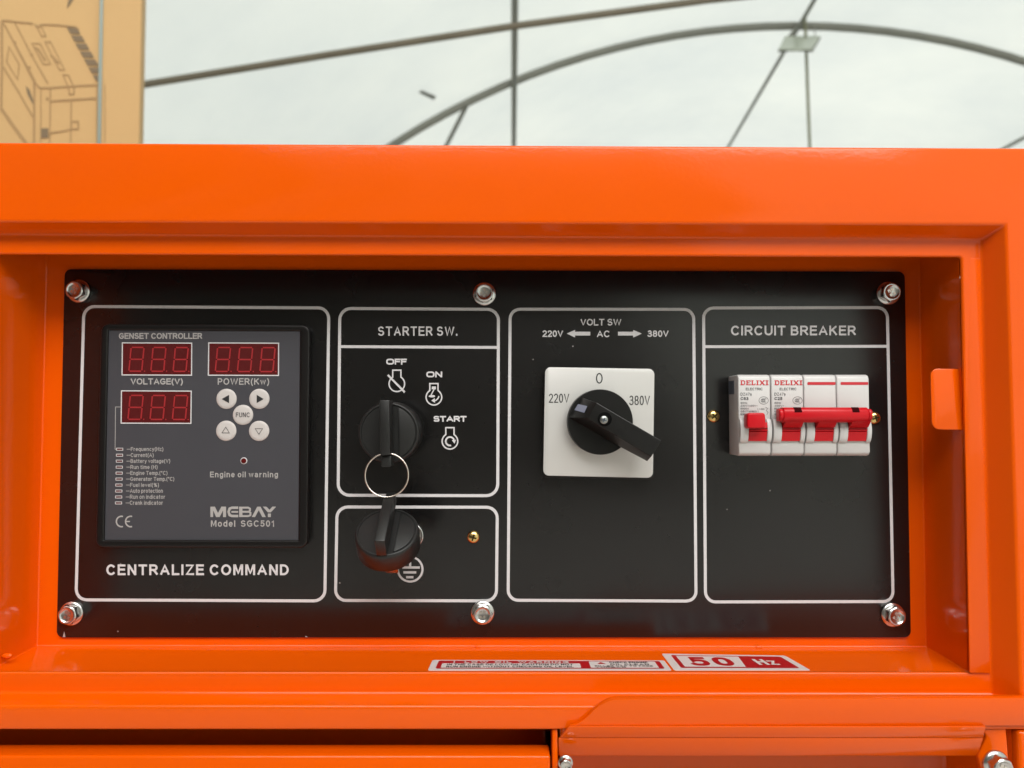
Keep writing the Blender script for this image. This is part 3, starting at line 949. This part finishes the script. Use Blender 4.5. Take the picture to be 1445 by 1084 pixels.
def display(q):
    w = plate('display_window', q, FY - 0.0002, 0.001, M['led_bg'], ctl)
    e = Flat(at(FY - 0.0003)); e.stroke(q, 1.5, True); e.build('display_border', M['print'], w)
    tl, tr, br, bl = [Vector(p) for p in q]
    def uv(u, v): return tuple(tl.lerp(tr, u).lerp(bl.lerp(br, u), v))
    W_, H_ = (tr - tl).length, (bl - tl).length
    e = Flat(at(FY - 0.0003))
    for kx in (0.098, 0.415, 0.735):
        def D(x, y):   # x,y in 0..1 inside a digit, slanted
            return uv(kx + 0.185 * x + 0.030 * (1 - y), 0.14 + 0.74 * y)
        g = 0.05
        for (a, b) in (((g, 0), (1 - g, 0)), ((g, .5), (1 - g, .5)), ((g, 1), (1 - g, 1)), ((0, g * .6), (0, .5 - g * .6)), ((1, g * .6), (1, .5 - g * .6)),
                       ((0, .5 + g * .6), (0, 1 - g * .6)), ((1, .5 + g * .6), (1, 1 - g * .6))):
            e.stroke([D(*a), D(*b)], 2.0)
        dx, dy = D(1.22, 1.0)
        e.poly(arc(dx, dy, 1.0, 0, 315, 7))
    e.build('digit_segments', M['led_seg'], w)
display([(172.7, 483.9), (270.6, 484.3), (270.3, 529.6), (172.2, 529.2)])
display([(294.6, 484), (393.2, 484.4), (393, 530), (294, 529.6)])
display([(171.4, 551.6), (269.9, 552), (269.4, 597.6), (170.9, 597.2)])
def button(px, py, sym):
    c = P(px, py, FY)
    r = (P(px + 14.3, py, FY) - c).length
    b_ = from_bm('membrane_button', lathe_bm([(r, -0.0005), (r, 0.00022), (r * 0.96, 0.00045), (r * 0.7, 0.0006), (0, 0.00065)], 40, c), M['button'], ctl, angle=60)
    e = Flat(at(FY - 0.00078))
    sym(e)
    e.build('button_symbol', M['ink'], b_)
button(319.8, 563, lambda e: e.poly([(312.9, 563.2), (323.2, 557.2), (323.2, 569)]))
button(366.1, 563, lambda e: e.poly([(372, 563.2), (362.2, 557.2), (362.2, 569)]))
button(343, 585.6, lambda e: e.text('FUNC', 332.8, 582.2, 352.2, 588.8, 0.85, 0.36))
button(319.4, 608, lambda e: e.stroke([(318.6, 602.8), (323.6, 611), (313.2, 611)], 0.9, True))
button(365.8, 608.2, lambda e: e.stroke([(360, 605), (370.4, 605), (365.4, 613)], 0.9, True))
c = P(344.3, 650.3, FY)
wl = from_bm('warning_lamp', lathe_bm([(0.0019, -0.0003), (0.0019, 0.00025), (0.0014, 0.00035), (0.0, 0.0005)], 24, c), M['print'], ctl)
from_bm('lamp_lens', lathe_bm([(0.00145, 0.0), (0.00145, 0.0006), (0.0, 0.0008)], 24, c), M['led_dot'], wl)
names = [('Frequency(Hz)', 230.6), ('Current(A)', 217), ('Battery voltage(V)', 240.2), ('Run time (H)', 222.4), ('Engine Temp.(°C)', 236.4),
         ('Generator Temp.(°C)', 246), ('Fuel level(%)', 224.4), ('Auto protection', 229.8), ('Run on indicator', 233.2), ('Crank indicator', 230)]
for i, (s, xe) in enumerate(names):
    y = 634.0 + i * 8.43
    x = 164.4 - i * 0.17
    l_ = plate('indicator_lamp', [(x, y - 1.5), (x + 8.9, y - 1.5), (x + 8.9, y + 1.5), (x, y + 1.5)], FY - 0.00015, 0.0006, M['led_dot'], ctl)
    e = Flat(at(FY - 0.00025)); e.stroke([(x, y - 1.5), (x + 8.9, y - 1.5), (x + 8.9, y + 1.5), (x, y + 1.5)], 0.85, True); e.build('lamp_border', M['print'], l_)
    e = Flat(at(PY))
    xs = 178.8 - i * 0.17
    e.stroke([(xs, y), (xs + 5.4, y)], 0.8)
    par = '(' in s
    desc = par or 'p' in s
    e.text(s, xs + 5.8, y - 3.2, xe, y + (3.9 if desc else 2.6), 0.85, 0.32)
    e.build('lettering', M['ctl_print'], ctl)

# ================================================================== STARTER SWITCH, KEYS, RING
def key_mesh(parent, base, rot, eye_down, socket):
    """round headed key grip: disc, tall fin, eyelet, half raised face; built about base in a frame whose -Y is the grip normal"""
    X = Matrix.Translation(base) @ rot
    def put(name, bm, m, **kw):
        bmesh.ops.transform(bm, matrix=X, verts=bm.verts)
        return from_bm(name, bm, m, parent, **kw)
    r, t = 0.0166, 0.0125
    put('key_head', lathe_bm([(0, -t), (r * 0.96, -t), (r, -t + 0.0008), (r, -0.0022), (r * 0.985, -0.0010), (r * 0.955, -0.0002), (r * 0.93, 0), (r * 0.90, -0.0001), (r * 0.885, -0.0006), (0, -0.0006)], 64), M['rubber'], angle=50)
    b = bmesh.new()
    z0, z1 = (-0.0166, 0.0172)
    if eye_down: zt = (z0 + 0.0052, z1)
    else: zt = (z0, z1 - 0.0048)
    box_bm(b, -0.00265, 0.00265, -0.0118, -0.0004, zt[0], zt[1])
    put('grip_fin', b, M['rubber'], bevel=0.0006, seg=2)
    b = bmesh.new()
    if eye_down: box_bm(b, -0.0027, 0.0027, -0.0095, -0.0010, z0 - 0.0010, z0 + 0.0049)
    else: box_bm(b, -0.0025, 0.0025, -0.0088, -0.0010, z1 - 0.0046, z1 + 0.0024)
    put('eyelet', b, M['rubber'], bevel=0.0007, seg=2)
    # raised half face beside the fin
    b = bmesh.new()
    rr = r * 0.86
    a0 = math.acos(0.0052 / rr)
    arcp = [(rr * math.cos(a), rr * math.sin(a)) for a in [(-a0 + 2 * a0 * k / 24) for k in range(25)]]
    fr_ = [Vector((x, -0.0001, z)) for x, z in arcp]
    add_prism(b, fr_, [Vector((p.x, 0.0008, p.z)) for p in fr_])
    put('raised_face', b, M['rubber'], bevel=0.0003, seg=2)
    return put

sw0 = P(557, 609, 0)
sw = thing('starter_switch', sw0, 'black round starter switch with an inserted key grip below the OFF mark', 'key switch')
from_bm('switch_collar', lathe_bm([(0.0160, 0.0), (0.0160, 0.004), (0.0150, 0.0065), (0, 0.0066)], 48, sw0), M['blackplastic'], sw)
key_mesh(sw, sw0 + Vector((0, -0.0195, 0)), Matrix.Rotation(R(-1.5), 4, 'Y'), True, True)

TILT = R(-51)
kc = P(545.8, 749.5, -0.030)
sk = thing('spare_key', kc, 'black spare key tilted forward and hanging from the wire ring', 'key')
put = key_mesh(sk, kc, Matrix.Rotation(R(1.2), 4, 'Y') @ Matrix.Rotation(TILT, 4, 'X'), False, False)
b = bmesh.new(); box_bm(b, -0.0034, 0.0034, 0.0125, 0.033, -0.001, 0.001)
put('key_blade', b, M['chrome'], bevel=0.0004)

rc = P(545.7, 670.6, -0.0275)
rr_ = (P(576.2, 670.6, -0.0275) - rc).length
pts = [rc + Vector((rr_ * math.cos(a), 0.0007 * math.sin(a), rr_ * math.sin(a))) for a in [2 * math.pi * k / 72 for k in range(72)]]
rg = tube('key_ring', pts, 0.00044, M['wire'], None, n=10, closed=True)
tag(rg, 'thin copper tinted wire ring joining the starter key and the spare key', 'key ring')

# earth terminal behind the spare key
et = P(580, 756, 0)
ter = thing('earth_terminal', et, 'bright steel terminal bolt half hidden behind the hanging spare key', 'terminal')
from_bm('terminal_washer', lathe_bm([(0.0070, 0.0), (0.0070, 0.0011), (0.0066, 0.0014), (0, 0.0014)], 36, et), M['chrome'], ter)
from_bm('terminal_nut', lathe_bm([(0.0056, 0.0014), (0.0056, 0.005), (0.0050, 0.0057), (0, 0.0057)], 6, et), M['chrome'], ter, bevel=0.0003)
from_bm('terminal_stud', lathe_bm([(0.0028, 0.0057), (0.0028, 0.0105), (0.0022, 0.011), (0, 0.011)], 24, et), M['brass'], ter)

# ================================================================== CAM SELECTOR SWITCH
cs0 = P(845, 596, 0)
cs = thing('voltage_selector', cs0, 'square silver voltage selector with a black rotary handle set slanting', 'selector switch')
SY = -0.0085
bq = rrect([(767.3, 517.6), (925.2, 520), (923, 677), (764.6, 674.2)], 9, 6)
plate('backing_plate', bq, SY + 0.0012, 0.0072, M['blackplastic'], cs, bevel=0.0005)
sq = rrect([(769.3, 518.3), (923.6, 520.9), (921.4, 674.6), (766.5, 671.2)], 8, 6)
plate('dial_plate', sq, SY, 0.00115, M['aluminium'], cs, bevel=0.0002)
e = Flat(at(SY - 0.0001)); e.text('0', 841, 526.4, 850.4, 541.4, 1.6); e.build('dial_lettering', M['ink'], cs)
e = Flat(at(SY - 0.0001)); e.text('220V', 774.6, 555.6, 803.2, 568.4, 1.35); e.build('dial_lettering', M['ink'], cs)
e = Flat(at(SY - 0.0001)); e.text('380V', 888, 558.4, 917.2, 571.8, 1.35); e.build('dial_lettering', M['ink'], cs)
kc2 = P(847.3, 595.6, SY - 0.007)
kr = (P(893.6, 595.6, SY - 0.007) - kc2).length
from_bm('knob_disc', lathe_bm([(kr, -0.0067), (kr, -0.0006), (kr * 0.985, 0), (0, 0)], 72, kc2), M['blackplastic'], cs, angle=40)
YK, YH = SY - 0.0068, SY - 0.0225
# handle: ramp at the upper left, flat grip to the lower right, flared lower side
hn = 160.0 / 1445
def H(x, y): return (780 + x * hn, 540 + y * hn)
bm = bmesh.new()
top = [H(560, 255), H(1385, 740), H(1255, 945), H(440, 455)]
tv = [bm.verts.new(P(*p, YH)) for p in top]
rampb = [H(372, 190), H(208, 440)]
rb = [bm.verts.new(P(*p, YK - 0.0006)) for p in rampb]           # foot of the ramp on the disc
YL = YH + 0.0125
low = [P(*H(205, 450), YK), P(*H(560, 640), YK + 0.0001), P(*H(868, 822), YL - 0.0015), P(*H(1205, 1005), YL)]
lv = [bm.verts.new(p) for p in low]
back_tr = P(*H(1385, 740), YH) + Vector((-0.0004, 0.0125, 0.0012))
back_t1 = P(*H(560, 255), YH) + Vector((0.0, 0.0160, 0.0005))
bt = [bm.verts.new(back_t1), bm.verts.new(back_tr)]
bm.faces.new(tv)
bm.faces.new((rb[0], tv[0], tv[3], rb[1]))
bm.faces.new((rb[1], tv[3], tv[2], lv[3], lv[2], lv[1], lv[0]))
bm.faces.new((tv[2], tv[1], bt[1], lv[3]))
bm.faces.new((tv[1], tv[0], rb[0], bt[0], bt[1]))
bm.faces.new((bt[1], bt[0], rb[0], rb[1], lv[0], lv[1], lv[2], lv[3]))
from_bm('handle', bm, M['blackplastic'], cs, bevel=0.00035, seg=2, bang=12, angle=18)
def ramp_pt(px, py, lift):
    a, b_, c_ = P(*rampb[0], YK - 0.0006), P(*top[0], YH), P(*rampb[1], YK - 0.0006)
    n_ = (b_ - a).cross(c_ - a).normalized()
    if n_.y > 0: n_ = -n_
    return Pp(px, py, a + n_ * lift, n_)
e = Flat(lambda x, y: ramp_pt(x, y, 0.00025)); e.poly([H(322, 273), H(440, 300), H(402, 385), H(276, 350)]); e.build('pointer_window', M['window'], cs)
sc_ = P(853.3, 591.6, YH)
from_bm('screw_recess_shade', lathe_bm([(0.0037, 0.00010), (0.0036, 0.00014), (0, 0.00014)], 32, sc_), M['hole_shade'], cs)  # flat black disc on the handle, painted for the shade in the screw hole
scp = P(852.2, 592.6, YH - 0.0003)
s_ = from_bm('handle_screw', lathe_bm([(0.0021, 0.0), (0.0021, 0.0002), (0.0016, 0.0006), (0, 0.0008)], 24, scp), M['dullsteel'], cs)
for ang in (20, 110):
    b = bmesh.new(); box_bm(b, -0.0013, 0.0013, -0.00095, -0.0004, -0.0003, 0.0003, Matrix.Translation(scp) @ Matrix.Rotation(R(ang), 4, 'Y'))
    from_bm('screw_slot', b, M['notch'], s_)

# ================================================================== CIRCUIT BREAKERS
BY = -0.0175
def extr_x(bm, prof, x0, x1):
    add_prism(bm, [Vector((x0, y, z)) for y, z in prof], [Vector((x1, y, z)) for y, z in prof])

def pole(parent, xl, xr, first):
    """one breaker pole: housing with rounded nose, two cheeks, red toggle"""
    x0, x1 = xof(xl, BY), xof(xr, BY)
    zt, zb_ = zof(528.6, BY), zof(643.8, BY)
    zt2, zb2 = zof(536, BY), zof(637, BY)
    c1, c2 = zof(591, BY), zof(625, BY)
    bm = bmesh.new()
    prof = [(0.0, zt - 0.0003), (BY + 0.0025, zt), (BY + 0.0008, zt - 0.0006), (BY, zt - 0.0022), (BY, zb_ + 0.0022), (BY + 0.0012, zb_ + 0.0005), (BY + 0.003, zb_), (0.0, zb_)]
    extr_x(bm, prof, x0 + 0.00012, x1 - 0.00012)
    h = from_bm('pole_housing', bm, M['white'], parent, bevel=0.0007, seg=3, bang=40, angle=40)
    w = x1 - x0
    ta, tb = x0 + w * 0.275, x0 + w * 0.835
    # cheeks left and right of the toggle
    bulge = []
    for k in range(11):
        t = k / 10
        z = c1 + (c2 - c1) * t
        bulge.append((BY - 0.0029 * (math.sin(math.pi * min(1, t * 0.92 + 0.06)) ** 0.55), z))
    prof = [(BY + 0.001, c1)] + bulge + [(BY + 0.001, c2)]
    for a, b_ in ((x0 + 0.0003, ta - 0.0001), (tb + 0.0001, x1 - 0.0003)):
        bm = bmesh.new(); extr_x(bm, prof, a, b_)
        from_bm('toggle_cheek', bm, M['white'], h, bevel=0.0004, seg=2, bang=50, angle=40)
    # toggle drum with two grooves
    zs = [zof(v_, BY) for v_ in (596, 603.6, 604.4, 605.6, 606.4, 607.6, 608.4, 609.4, 622.4)]
    ys = [-0.0024, -0.0030, -0.0021, -0.0021, -0.0029, -0.0029, -0.0020, -0.0026, -0.0012]
    prof = [(BY + 0.001, zs[0])] + [(BY + y_, z_) for y_, z_ in zip(ys, zs)] + [(BY + 0.001, zs[-1])]
    bm = bmesh.new(); extr_x(bm, prof, ta, tb)
    from_bm('toggle', bm, M['red'], parent, smooth=False)
    return x0, x1, ta, tb

b0 = P(1064, 586, 0)
mcb1 = thing('single_pole_breaker', b0, 'narrow white circuit breaker with its own single red toggle, left of the ganged breaker', 'circuit breaker')
x0, x1, ta, tb = pole(mcb1, 1041.8, 1087.6, True)
# separate paddle of the single toggle
bm = bmesh.new()
pq_ = rrect([(1054.6, 582.6), (1080, 582.4), (1081.2, 604.5), (1054.6, 604.5)], 4, 4)
f = [P(x, y, BY - 0.0085) for x, y in pq_]
bk = [Vector((p.x + 0.0002, BY - 0.0015, p.z - 0.0004)) for p in f]
add_prism(bm, f, bk)
from_bm('toggle_paddle', bm, M['red'], mcb1, bevel=0.0009, seg=3, bang=40, angle=50)
sx = x0 + 0.00012
bm = bmesh.new()
zA, zB_ = zof(537, -0.012), zof(556, -0.012)
box_bm(bm, sx - 0.0002, sx + 0.0002, -0.0105, -0.0008, zB_, zA)
from_bm('side_notch', bm, M['notch'], mcb1)
IY = BY - 0.0001
e = Flat(at(IY))
def slab(e, s, x0, y0, x1, y1): e.text(s, x0, y0, x1, y1, 0.035, 1.0)
def slab_logo(e, x0, y0, x1, y1):
    """wide slab serif capitals built as strokes"""
    W_ = (x1 - x0); H_ = (y1 - y0)
    def q(u, v): return (x0 + u * W_, y0 + v * H_)
    def bar(u0, v0, u1, v1): e.poly([q(u0, v0), q(u1, v0), q(u1, v1), q(u0, v1)])
    # D
    bar(0.0, 0, 0.06, 0.14); bar(0.0, 0.86, 0.06, 1); bar(0.02, 0.14, 0.062, 0.86)
    e.stroke([q(0.05, 0.09), q(0.12, 0.09), q(0.152, 0.28), q(0.152, 0.72), q(0.12, 0.91), q(0.05, 0.91)], 1.35)
    # E
    bar(0.20, 0, 0.36, 0.17); bar(0.20, 0.83, 0.36, 1); bar(0.215, 0.17, 0.258, 0.83); bar(0.258, 0.42, 0.325, 0.58); bar(0.335, 0.17, 0.36, 0.3); bar(0.335, 0.7, 0.36, 0.83)
    # L
    bar(0.385, 0, 0.465, 0.15); bar(0.405, 0.15, 0.447, 0.83); bar(0.385, 0.83, 0.535, 1); bar(0.508, 0.6, 0.535, 0.83)
    # I
    bar(0.56, 0, 0.655, 0.15); bar(0.585, 0.15, 0.63, 0.85); bar(0.56, 0.85, 0.655, 1)
    # X
    bar(0.675, 0, 0.745, 0.13); bar(0.80, 0, 0.87, 0.13); bar(0.675, 0.87, 0.745, 1); bar(0.80, 0.87, 0.87, 1)
    e.stroke([q(0.705, 0.06), q(0.84, 0.94)], 1.75); e.stroke([q(0.84, 0.06), q(0.705, 0.94)], 1.3)
    # I
    bar(0.89, 0, 1.0, 0.15); bar(0.922, 0.15, 0.968, 0.85); bar(0.89, 0.85, 1.0, 1)
slab_logo(e, 1044.8, 536.8, 1084.6, 543.6)
e.build('logo_lettering', M['redink'], mcb1)
def small_print(parent, ox, rating, lines):
    e = Flat(at(IY))
    e.text('ELECTRIC', ox + 7.6, 547.2, ox + 31.2, 550.8, 0.6)
    e.text('DZ47s', ox + 0.2, 554.2, ox + 16, 558.4, 0.65)
    e.text(rating, ox + 0.2, 560.4, ox + 11.4, 564.6, 0.95)
    y = 567.4
    for s, w_ in lines:
        e.text(s, ox + 0.2, y, ox + w_, y + 2.6, 0.45); y += 4.0
    e.stroke(arc(ox + 32.8, 565.2, 6.6, 0, 351, 30, 5.2), 0.55, True)
    for dx in (0, 2.1, 4.2):
        e.stroke(arc(ox + 31.6 + dx * 0.9, 565.2, 2.3, 300, 60, 8), 0.75)
    e.stroke([(ox + 33.6, 565.2), (ox + 35.4, 565.2)], 0.6)
    e.build('rating_lettering', M['greyink'], parent)
small_print(mcb1, 1044.8, 'C63', (('50Hz', 9.6), ('230V/400V~', 24.4), ('6000A', 12), ('GB/T10963.1', 25.4), ('IEC60898', 10)))
e = Flat(at(IY))
e.text('I / ON', 1069, 576.2, 1078.4, 578.4, 0.45); e.stroke([(1080.2, 574.6), (1083.4, 576.4), (1081, 579.4), (1084, 582), (1082, 585.6)], 0.5)
e.build('circuit_symbol', M['greyink'], mcb1)

b3 = P(1158, 586, 0)
mcb3 = thing('three_pole_breaker', b3, 'wide white circuit breaker whose three red toggles share one red bar', 'circuit breaker')
poles = [pole(mcb3, a, b_, False) for a, b_ in ((1088.4, 1134.2), (1134.6, 1180.6), (1181, 1227.4))]
e = Flat(at(IY)); slab_logo(e, 1093, 536.8, 1132.4, 543.6)
for a, b_ in ((1139.4, 1179), (1186.2, 1225.2)):
    e.poly(rrect([(a, 539.2), (b_, 539.2), (b_, 543.2), (a, 543.2)], 1, 3))
e.build('logo_lettering', M['redink'], mcb3)
small_print(mcb3, 1092.6, 'C25', (('50Hz', 9.6), ('400V~', 14), ('6000A', 12), ('GB/T', 9), ('IEC', 7)))
# tie bar with end caps
YT = BY - 0.0088
def barsec(y0, y1, depth, r):
    z0, z1 = zof(y0, YT), zof(y1, YT)
    return [(YT + depth, z0), (YT + r, z0), (YT + r * 0.3, z0 - r * 0.3), (YT, z0 - r), (YT, z1 + r * 1.4), (YT + r * 0.4, z1 + r * 0.4), (YT + r * 1.4, z1), (YT + depth, z1)]
bm = bmesh.new(); extr_x(bm, barsec(575, 596.6, 0.0066, 0.0022), xof(1106.5, YT), xof(1226.5, YT))
tb_ = from_bm('tie_bar', bm, M['red'], mcb3, bevel=0.0004, seg=2, bang=50, angle=50)
for a, b_ in ((1100.4, 1106.6), (1226.4, 1232)):
    bm = bmesh.new(); extr_x(bm, barsec(577, 594.8, 0.0058, 0.0020), xof(a, YT), xof(b_, YT))
    from_bm('bar_cap', bm, M['red'], tb_, bevel=0.0006, seg=2, bang=50, angle=50)
for a, b_ in ((1121.2, 1131.6), (1203, 1213)):
    xx0, xx1 = xof(a, YT), xof(b_, YT)
    zz = zof(575, YT)
    bm = bmesh.new()
    pr = [(YT + 0.0016, zz + 0.0001), (YT + 0.0006, zz - 0.0005), (YT - 0.0001, zz - 0.0022), (YT - 0.0001, zz - 0.0026), (YT + 0.0016, zz - 0.0026)]
    extr_x(bm, pr, xx0, xx1)
    from_bm('bar_notch', bm, M['red_dark'], tb_, smooth=False)
for (x0, x1, ta, tb) in poles:
    bm = bmesh.new()
    zz0, zz1 = zof(594, YT), zof(603.2, BY - 0.004)
    extr_x(bm, [(BY - 0.0012, zz0), (YT + 0.0012, zz0), (BY - 0.0042, zz1), (BY - 0.0012, zz1)], ta, tb)
    from_bm('bar_leg', bm, M['red'], tb_, bevel=0.0003)

# ================================================================== BOLTS AND SCREWS
def hex_bolt(px, py, ang, label, name='hex_bolt', Y=0.0, scale=1.0, group='hex flange bolts holding the black panel'):
    c = P(px, py, Y)
    o = thing(name, c, label, 'bolt', group)
    return o, c
def bolt_parts(o):
    c = wloc(o)
    fl = from_bm('flange', lathe_bm([(0.0066, 0.0), (0.0067, 0.0006), (0.0063, 0.0011), (0.0052, 0.0017), (0.0, 0.0017)], 40, c), M['chrome'], o, angle=50)
    bm = lathe_bm([(0.0056, 0.0014), (0.0056, 0.0048)], 6, c)
    bm2 = bmesh.new()
    # hexagon sides that run into a round chamfered crown
    n = 48
    rings = []
    def hexr(a, R0):
        s = (a % (math.pi / 3)) - math.pi / 6
        return R0 * math.cos(math.pi / 6) / math.cos(s)
    for kind, h, rad in (('h', 0.0015, 0.0056), ('h', 0.0043, 0.0056), ('m', 0.0051, 0.0051), ('c', 0.0055, 0.0045), ('c', 0.0055, 0.0040), ('c', 0.0050, 0.0034), ('c', 0.0048, 0.0030)):
        ring = []
        for k in range(n):
            a = 2 * math.pi * k / n
            if kind == 'h': r_ = hexr(a, rad)
            elif kind == 'm': r_ = min(hexr(a, 0.0056), rad)
            else: r_ = rad
            ring.append(bm2.verts.new(c + Vector((r_ * math.cos(a), -h, r_ * math.sin(a)))))
        rings.append(ring)
    for a, b_ in zip(rings, rings[1:]):
        for k in range(n):
            j = (k + 1) % n
            bm2.faces.new((a[k], a[j], b_[j], b_[k]))
    bm2.faces.new(rings[-1])
    bm.free()
    hd = from_bm('hex_head', bm2, M['chrome'], o, angle=32)
    loc = lambda x, y: c + Vector((x, -0.00492, y))
    e = Flat(loc)
    e.text('RK', -0.0017, 0.0004, 0.0017, 0.0020, 0.00045, 0.5, yup=True)
    e.text('8.8', -0.0017, -0.0021, 0.0017, -0.0005, 0.00042, 0.4, yup=True)
    e.build('head_marking', M['wire'], hd)

BL = [(111.5, 411, 25, 'steel hex bolt in the top left corner of the black panel'),
      (683.5, 415, 40, 'steel hex bolt at the middle of the panel top, above the starter frame'),
      (1253, 414, -25, 'steel hex bolt in the top right corner of the black panel'),
      (101.5, 865.5, 12, 'steel hex bolt in the bottom left corner of the black panel'),
      (681, 864.5, 0, 'steel hex bolt at the middle of the panel bottom, below the earth frame'),
      (1259.5, 867.5, 33, 'steel hex bolt in the bottom right corner of the black panel')]
proto = None
for px, py, ang, lab in BL:
    c = P(px, py, 0.0)
    if proto is None:
        proto = thing('hex_bolt', c, lab, 'bolt', 'hex flange bolts holding the black panel')
        bolt_parts(proto)
        o = proto
    else:
        o = copy_tree(proto)
        o.location = c
        o['label'] = lab
    o.rotation_euler = (R(random.uniform(-2, 2)), R(ang), R(random.uniform(-2, 2)))
    o.scale = (1.0, 0.86, 1.0)
for px, py, Y, lab in ((798, 1076, YR + 0.001, 'chrome bolt head at the left post of the lower outlet bay'), (1404, 1077, YR - 0.001, 'chrome bolt head on the gusset at the right end of the lower bay')):
    o = copy_tree(proto)
    o.location = P(px, py, Y)
    o['label'] = lab
    o['group'] = 'bolts of the lower bay'
    o.scale = (0.56, 0.7, 0.56) if px < 1000 else (0.95, 1.2, 0.95)
    o.rotation_euler = (0, R(18), 0)

def screw_parts(o):
    c = wloc(o)
    rim = from_bm('screw_head', lathe_bm([(0.0036, 0.0), (0.0036, 0.0004), (0.0033, 0.0011), (0.0026, 0.0017), (0.0016, 0.0021), (0, 0.00225)], 32, c), M['brass'], o, angle=60)
    bm = bmesh.new()
    for ang in (10, 100):
        box_bm(bm, -0.0019, 0.0019, -0.00228, -0.0008, -0.00042, 0.00042, Matrix.Translation(c) @ Matrix.Rotation(R(ang), 4, 'Y'))
    from_bm('cross_slot_shade', bm, M['slot_shade'], rim)  # proud bars, the shade of the slot put into their dark colour
SL = [(668, 757.8, 'yellow cross head screw in the earth symbol frame'), (1006.8, 587.5, 'yellow cross head screw left of the white circuit breakers'),
      (1233.4, 590, 'yellow cross head screw peeping out right of the red breaker bar')]
proto2 = None
for i, (px, py, lab) in enumerate(SL):
    c = P(px, py, 0.0)
    if proto2 is None:
        proto2 = thing('cross_screw', c, lab, 'screw', 'small yellow cross head screws')
        screw_parts(proto2); o = proto2
    else:
        o = copy_tree(proto2); o.location = c; o['label'] = lab
    o.rotation_euler = (0, R((8, 40, 63)[i]), 0)

# ================================================================== STICKERS ON THE RECESS FLOOR
# plane of the floor, through its back and front edges
fa, fb, fc = P(52, 912, YB), P(1307.5, 913.5, YB), P(722, 950, YF)
fn = (fb - fa).cross(fc - fa).normalized()
if fn.z < 0: fn = -fn
def onfloor(lift):
    return lambda x, y: Pp(x, y, fa + fn * lift, fn)
def quadmap(q, lift):
    tl, tr, br, bl = [onfloor(0.0)(*p) for p in q]
    def f_(u, v):
        return tl.lerp(tr, u).lerp(bl.lerp(br, u), v) + fn * lift
    return f_
def mmap(q, lift, w, h):
    g_ = quadmap(q, lift)
    return lambda x, y: g_(x / w, y / h)
def rr_uv(u0, v0, u1, v1, ru, rv, n=4):
    out = []
    for cx, cy, a0 in ((u1 - ru, v0 + rv, -90), (u1 - ru, v1 - rv, 0), (u0 + ru, v1 - rv, 90), (u0 + ru, v0 + rv, 180)):
        for k_ in range(n + 1):
            a = R(a0 + 90 * k_ / n)
            out.append((cx + ru * math.cos(a), cy + rv * math.sin(a)))
    return out
q1 = [(610.5, 932.2), (937, 932.8), (948, 947), (603.6, 947)]
st1 = thing('warning_sticker', quadmap(q1, 0)(0.5, 0.5), 'long narrow white and red low oil warning sticker on the recess floor', 'sticker')
m0 = quadmap(q1, 0.00030)
out = rr_uv(0, 0, 1, 1, 0.008, 0.09)
top_ = [m0(u, v_) for u, v_ in out]
prism('sticker_sheet', top_, [p - fn * 0.00025 for p in top_], M['sticker'], st1)
e = Flat(quadmap(q1, 0.00036))
e.poly(rr_uv(0.028, 0.08, 0.977, 0.84, 0.008, 0.09)); e.build('red_field', M['sticker_red'], st1)
e = Flat(quadmap(q1, 0.00042))
e.poly(rr_uv(0.048, 0.34, 0.632, 0.77, 0.006, 0.06)); e.poly(rr_uv(0.672, 0.14, 0.955, 0.77, 0.004, 0.05)); e.build('white_field', M['sticker'], st1)
e = Flat(mmap(q1, 0.00042, 128, 16), fn)
e.text('!', 12.0, 1.9, 12.9, 4.8, 0.75); e.text('LOW  OIL  WARNING', 18, 2.0, 75, 4.8, 0.75, 0.5); e.build('white_lettering', M['sticker'], st1)
e = Flat(mmap(q1, 0.00048, 128, 16), fn)
e.text('IN THE CASE OF LOW OIL CAUTION DO NOT', 9, 6.1, 77, 8.7, 0.5, 0.4)
e.text('RUN ENGINE WITHOUT CHECKING OIL LEVEL', 9, 9.5, 77, 12.0, 0.5, 0.4)
e.text('CHECK ENGINE', 97, 2.7, 118, 5.0, 0.5, 0.4); e.text('OIL CLEAN', 97, 5.8, 118, 8.2, 0.5, 0.4)
e.text('FILLER CAP TO FREE', 88.5, 8.9, 119.5, 10.5, 0.42, 0.4); e.text('THREAD', 88.5, 10.9, 105, 12.1, 0.4)
e.build('black_lettering', M['ink'], st1)
e = Flat(quadmap(q1, 0.00048)); e.poly([(0.705, 0.40), (0.722, 0.22), (0.742, 0.40)]); e.build('warning_triangle', M['sticker_red'], st1)

q2 = [(933.6, 923.2), (1107.8, 926), (1144.5, 947), (951.6, 947)]
st2 = thing('frequency_sticker', quadmap(q2, 0)(0.5, 0.5), 'white and red sticker reading 50 Hz on the recess floor', 'sticker')
m0 = quadmap(q2, 0.00030)
out = rr_uv(0, 0, 1, 1, 0.015, 0.07)
top_ = [m0(u, v_) for u, v_ in out]
prism('sticker_sheet', top_, [p - fn * 0.00025 for p in top_], M['sticker'], st2)
e = Flat(quadmap(q2, 0.00036)); e.poly(rr_uv(0.065, 0.09, 0.945, 0.86, 0.012, 0.06)); e.build('red_field', M['sticker_red'], st2)
e = Flat(quadmap(q2, 0.00042)); e.poly([(0.10, 0.14), (0.60, 0.14), (0.555, 0.80), (0.10, 0.80)]); e.build('white_field', M['sticker'], st2)
e = Flat(mmap(q2, 0.00048, 71, 26), fn); e.text('50', 11.6, 5.4, 35.6, 19.3, 3.3, 0.45, 0.75); e.build('number_lettering', M['sticker_red'], st2)
e = Flat(mmap(q2, 0.00048, 71, 26), fn); e.text('Hz', 48, 7.8, 59.5, 17.5, 1.9, 0.42); e.build('unit_lettering', M['sticker'], st2)
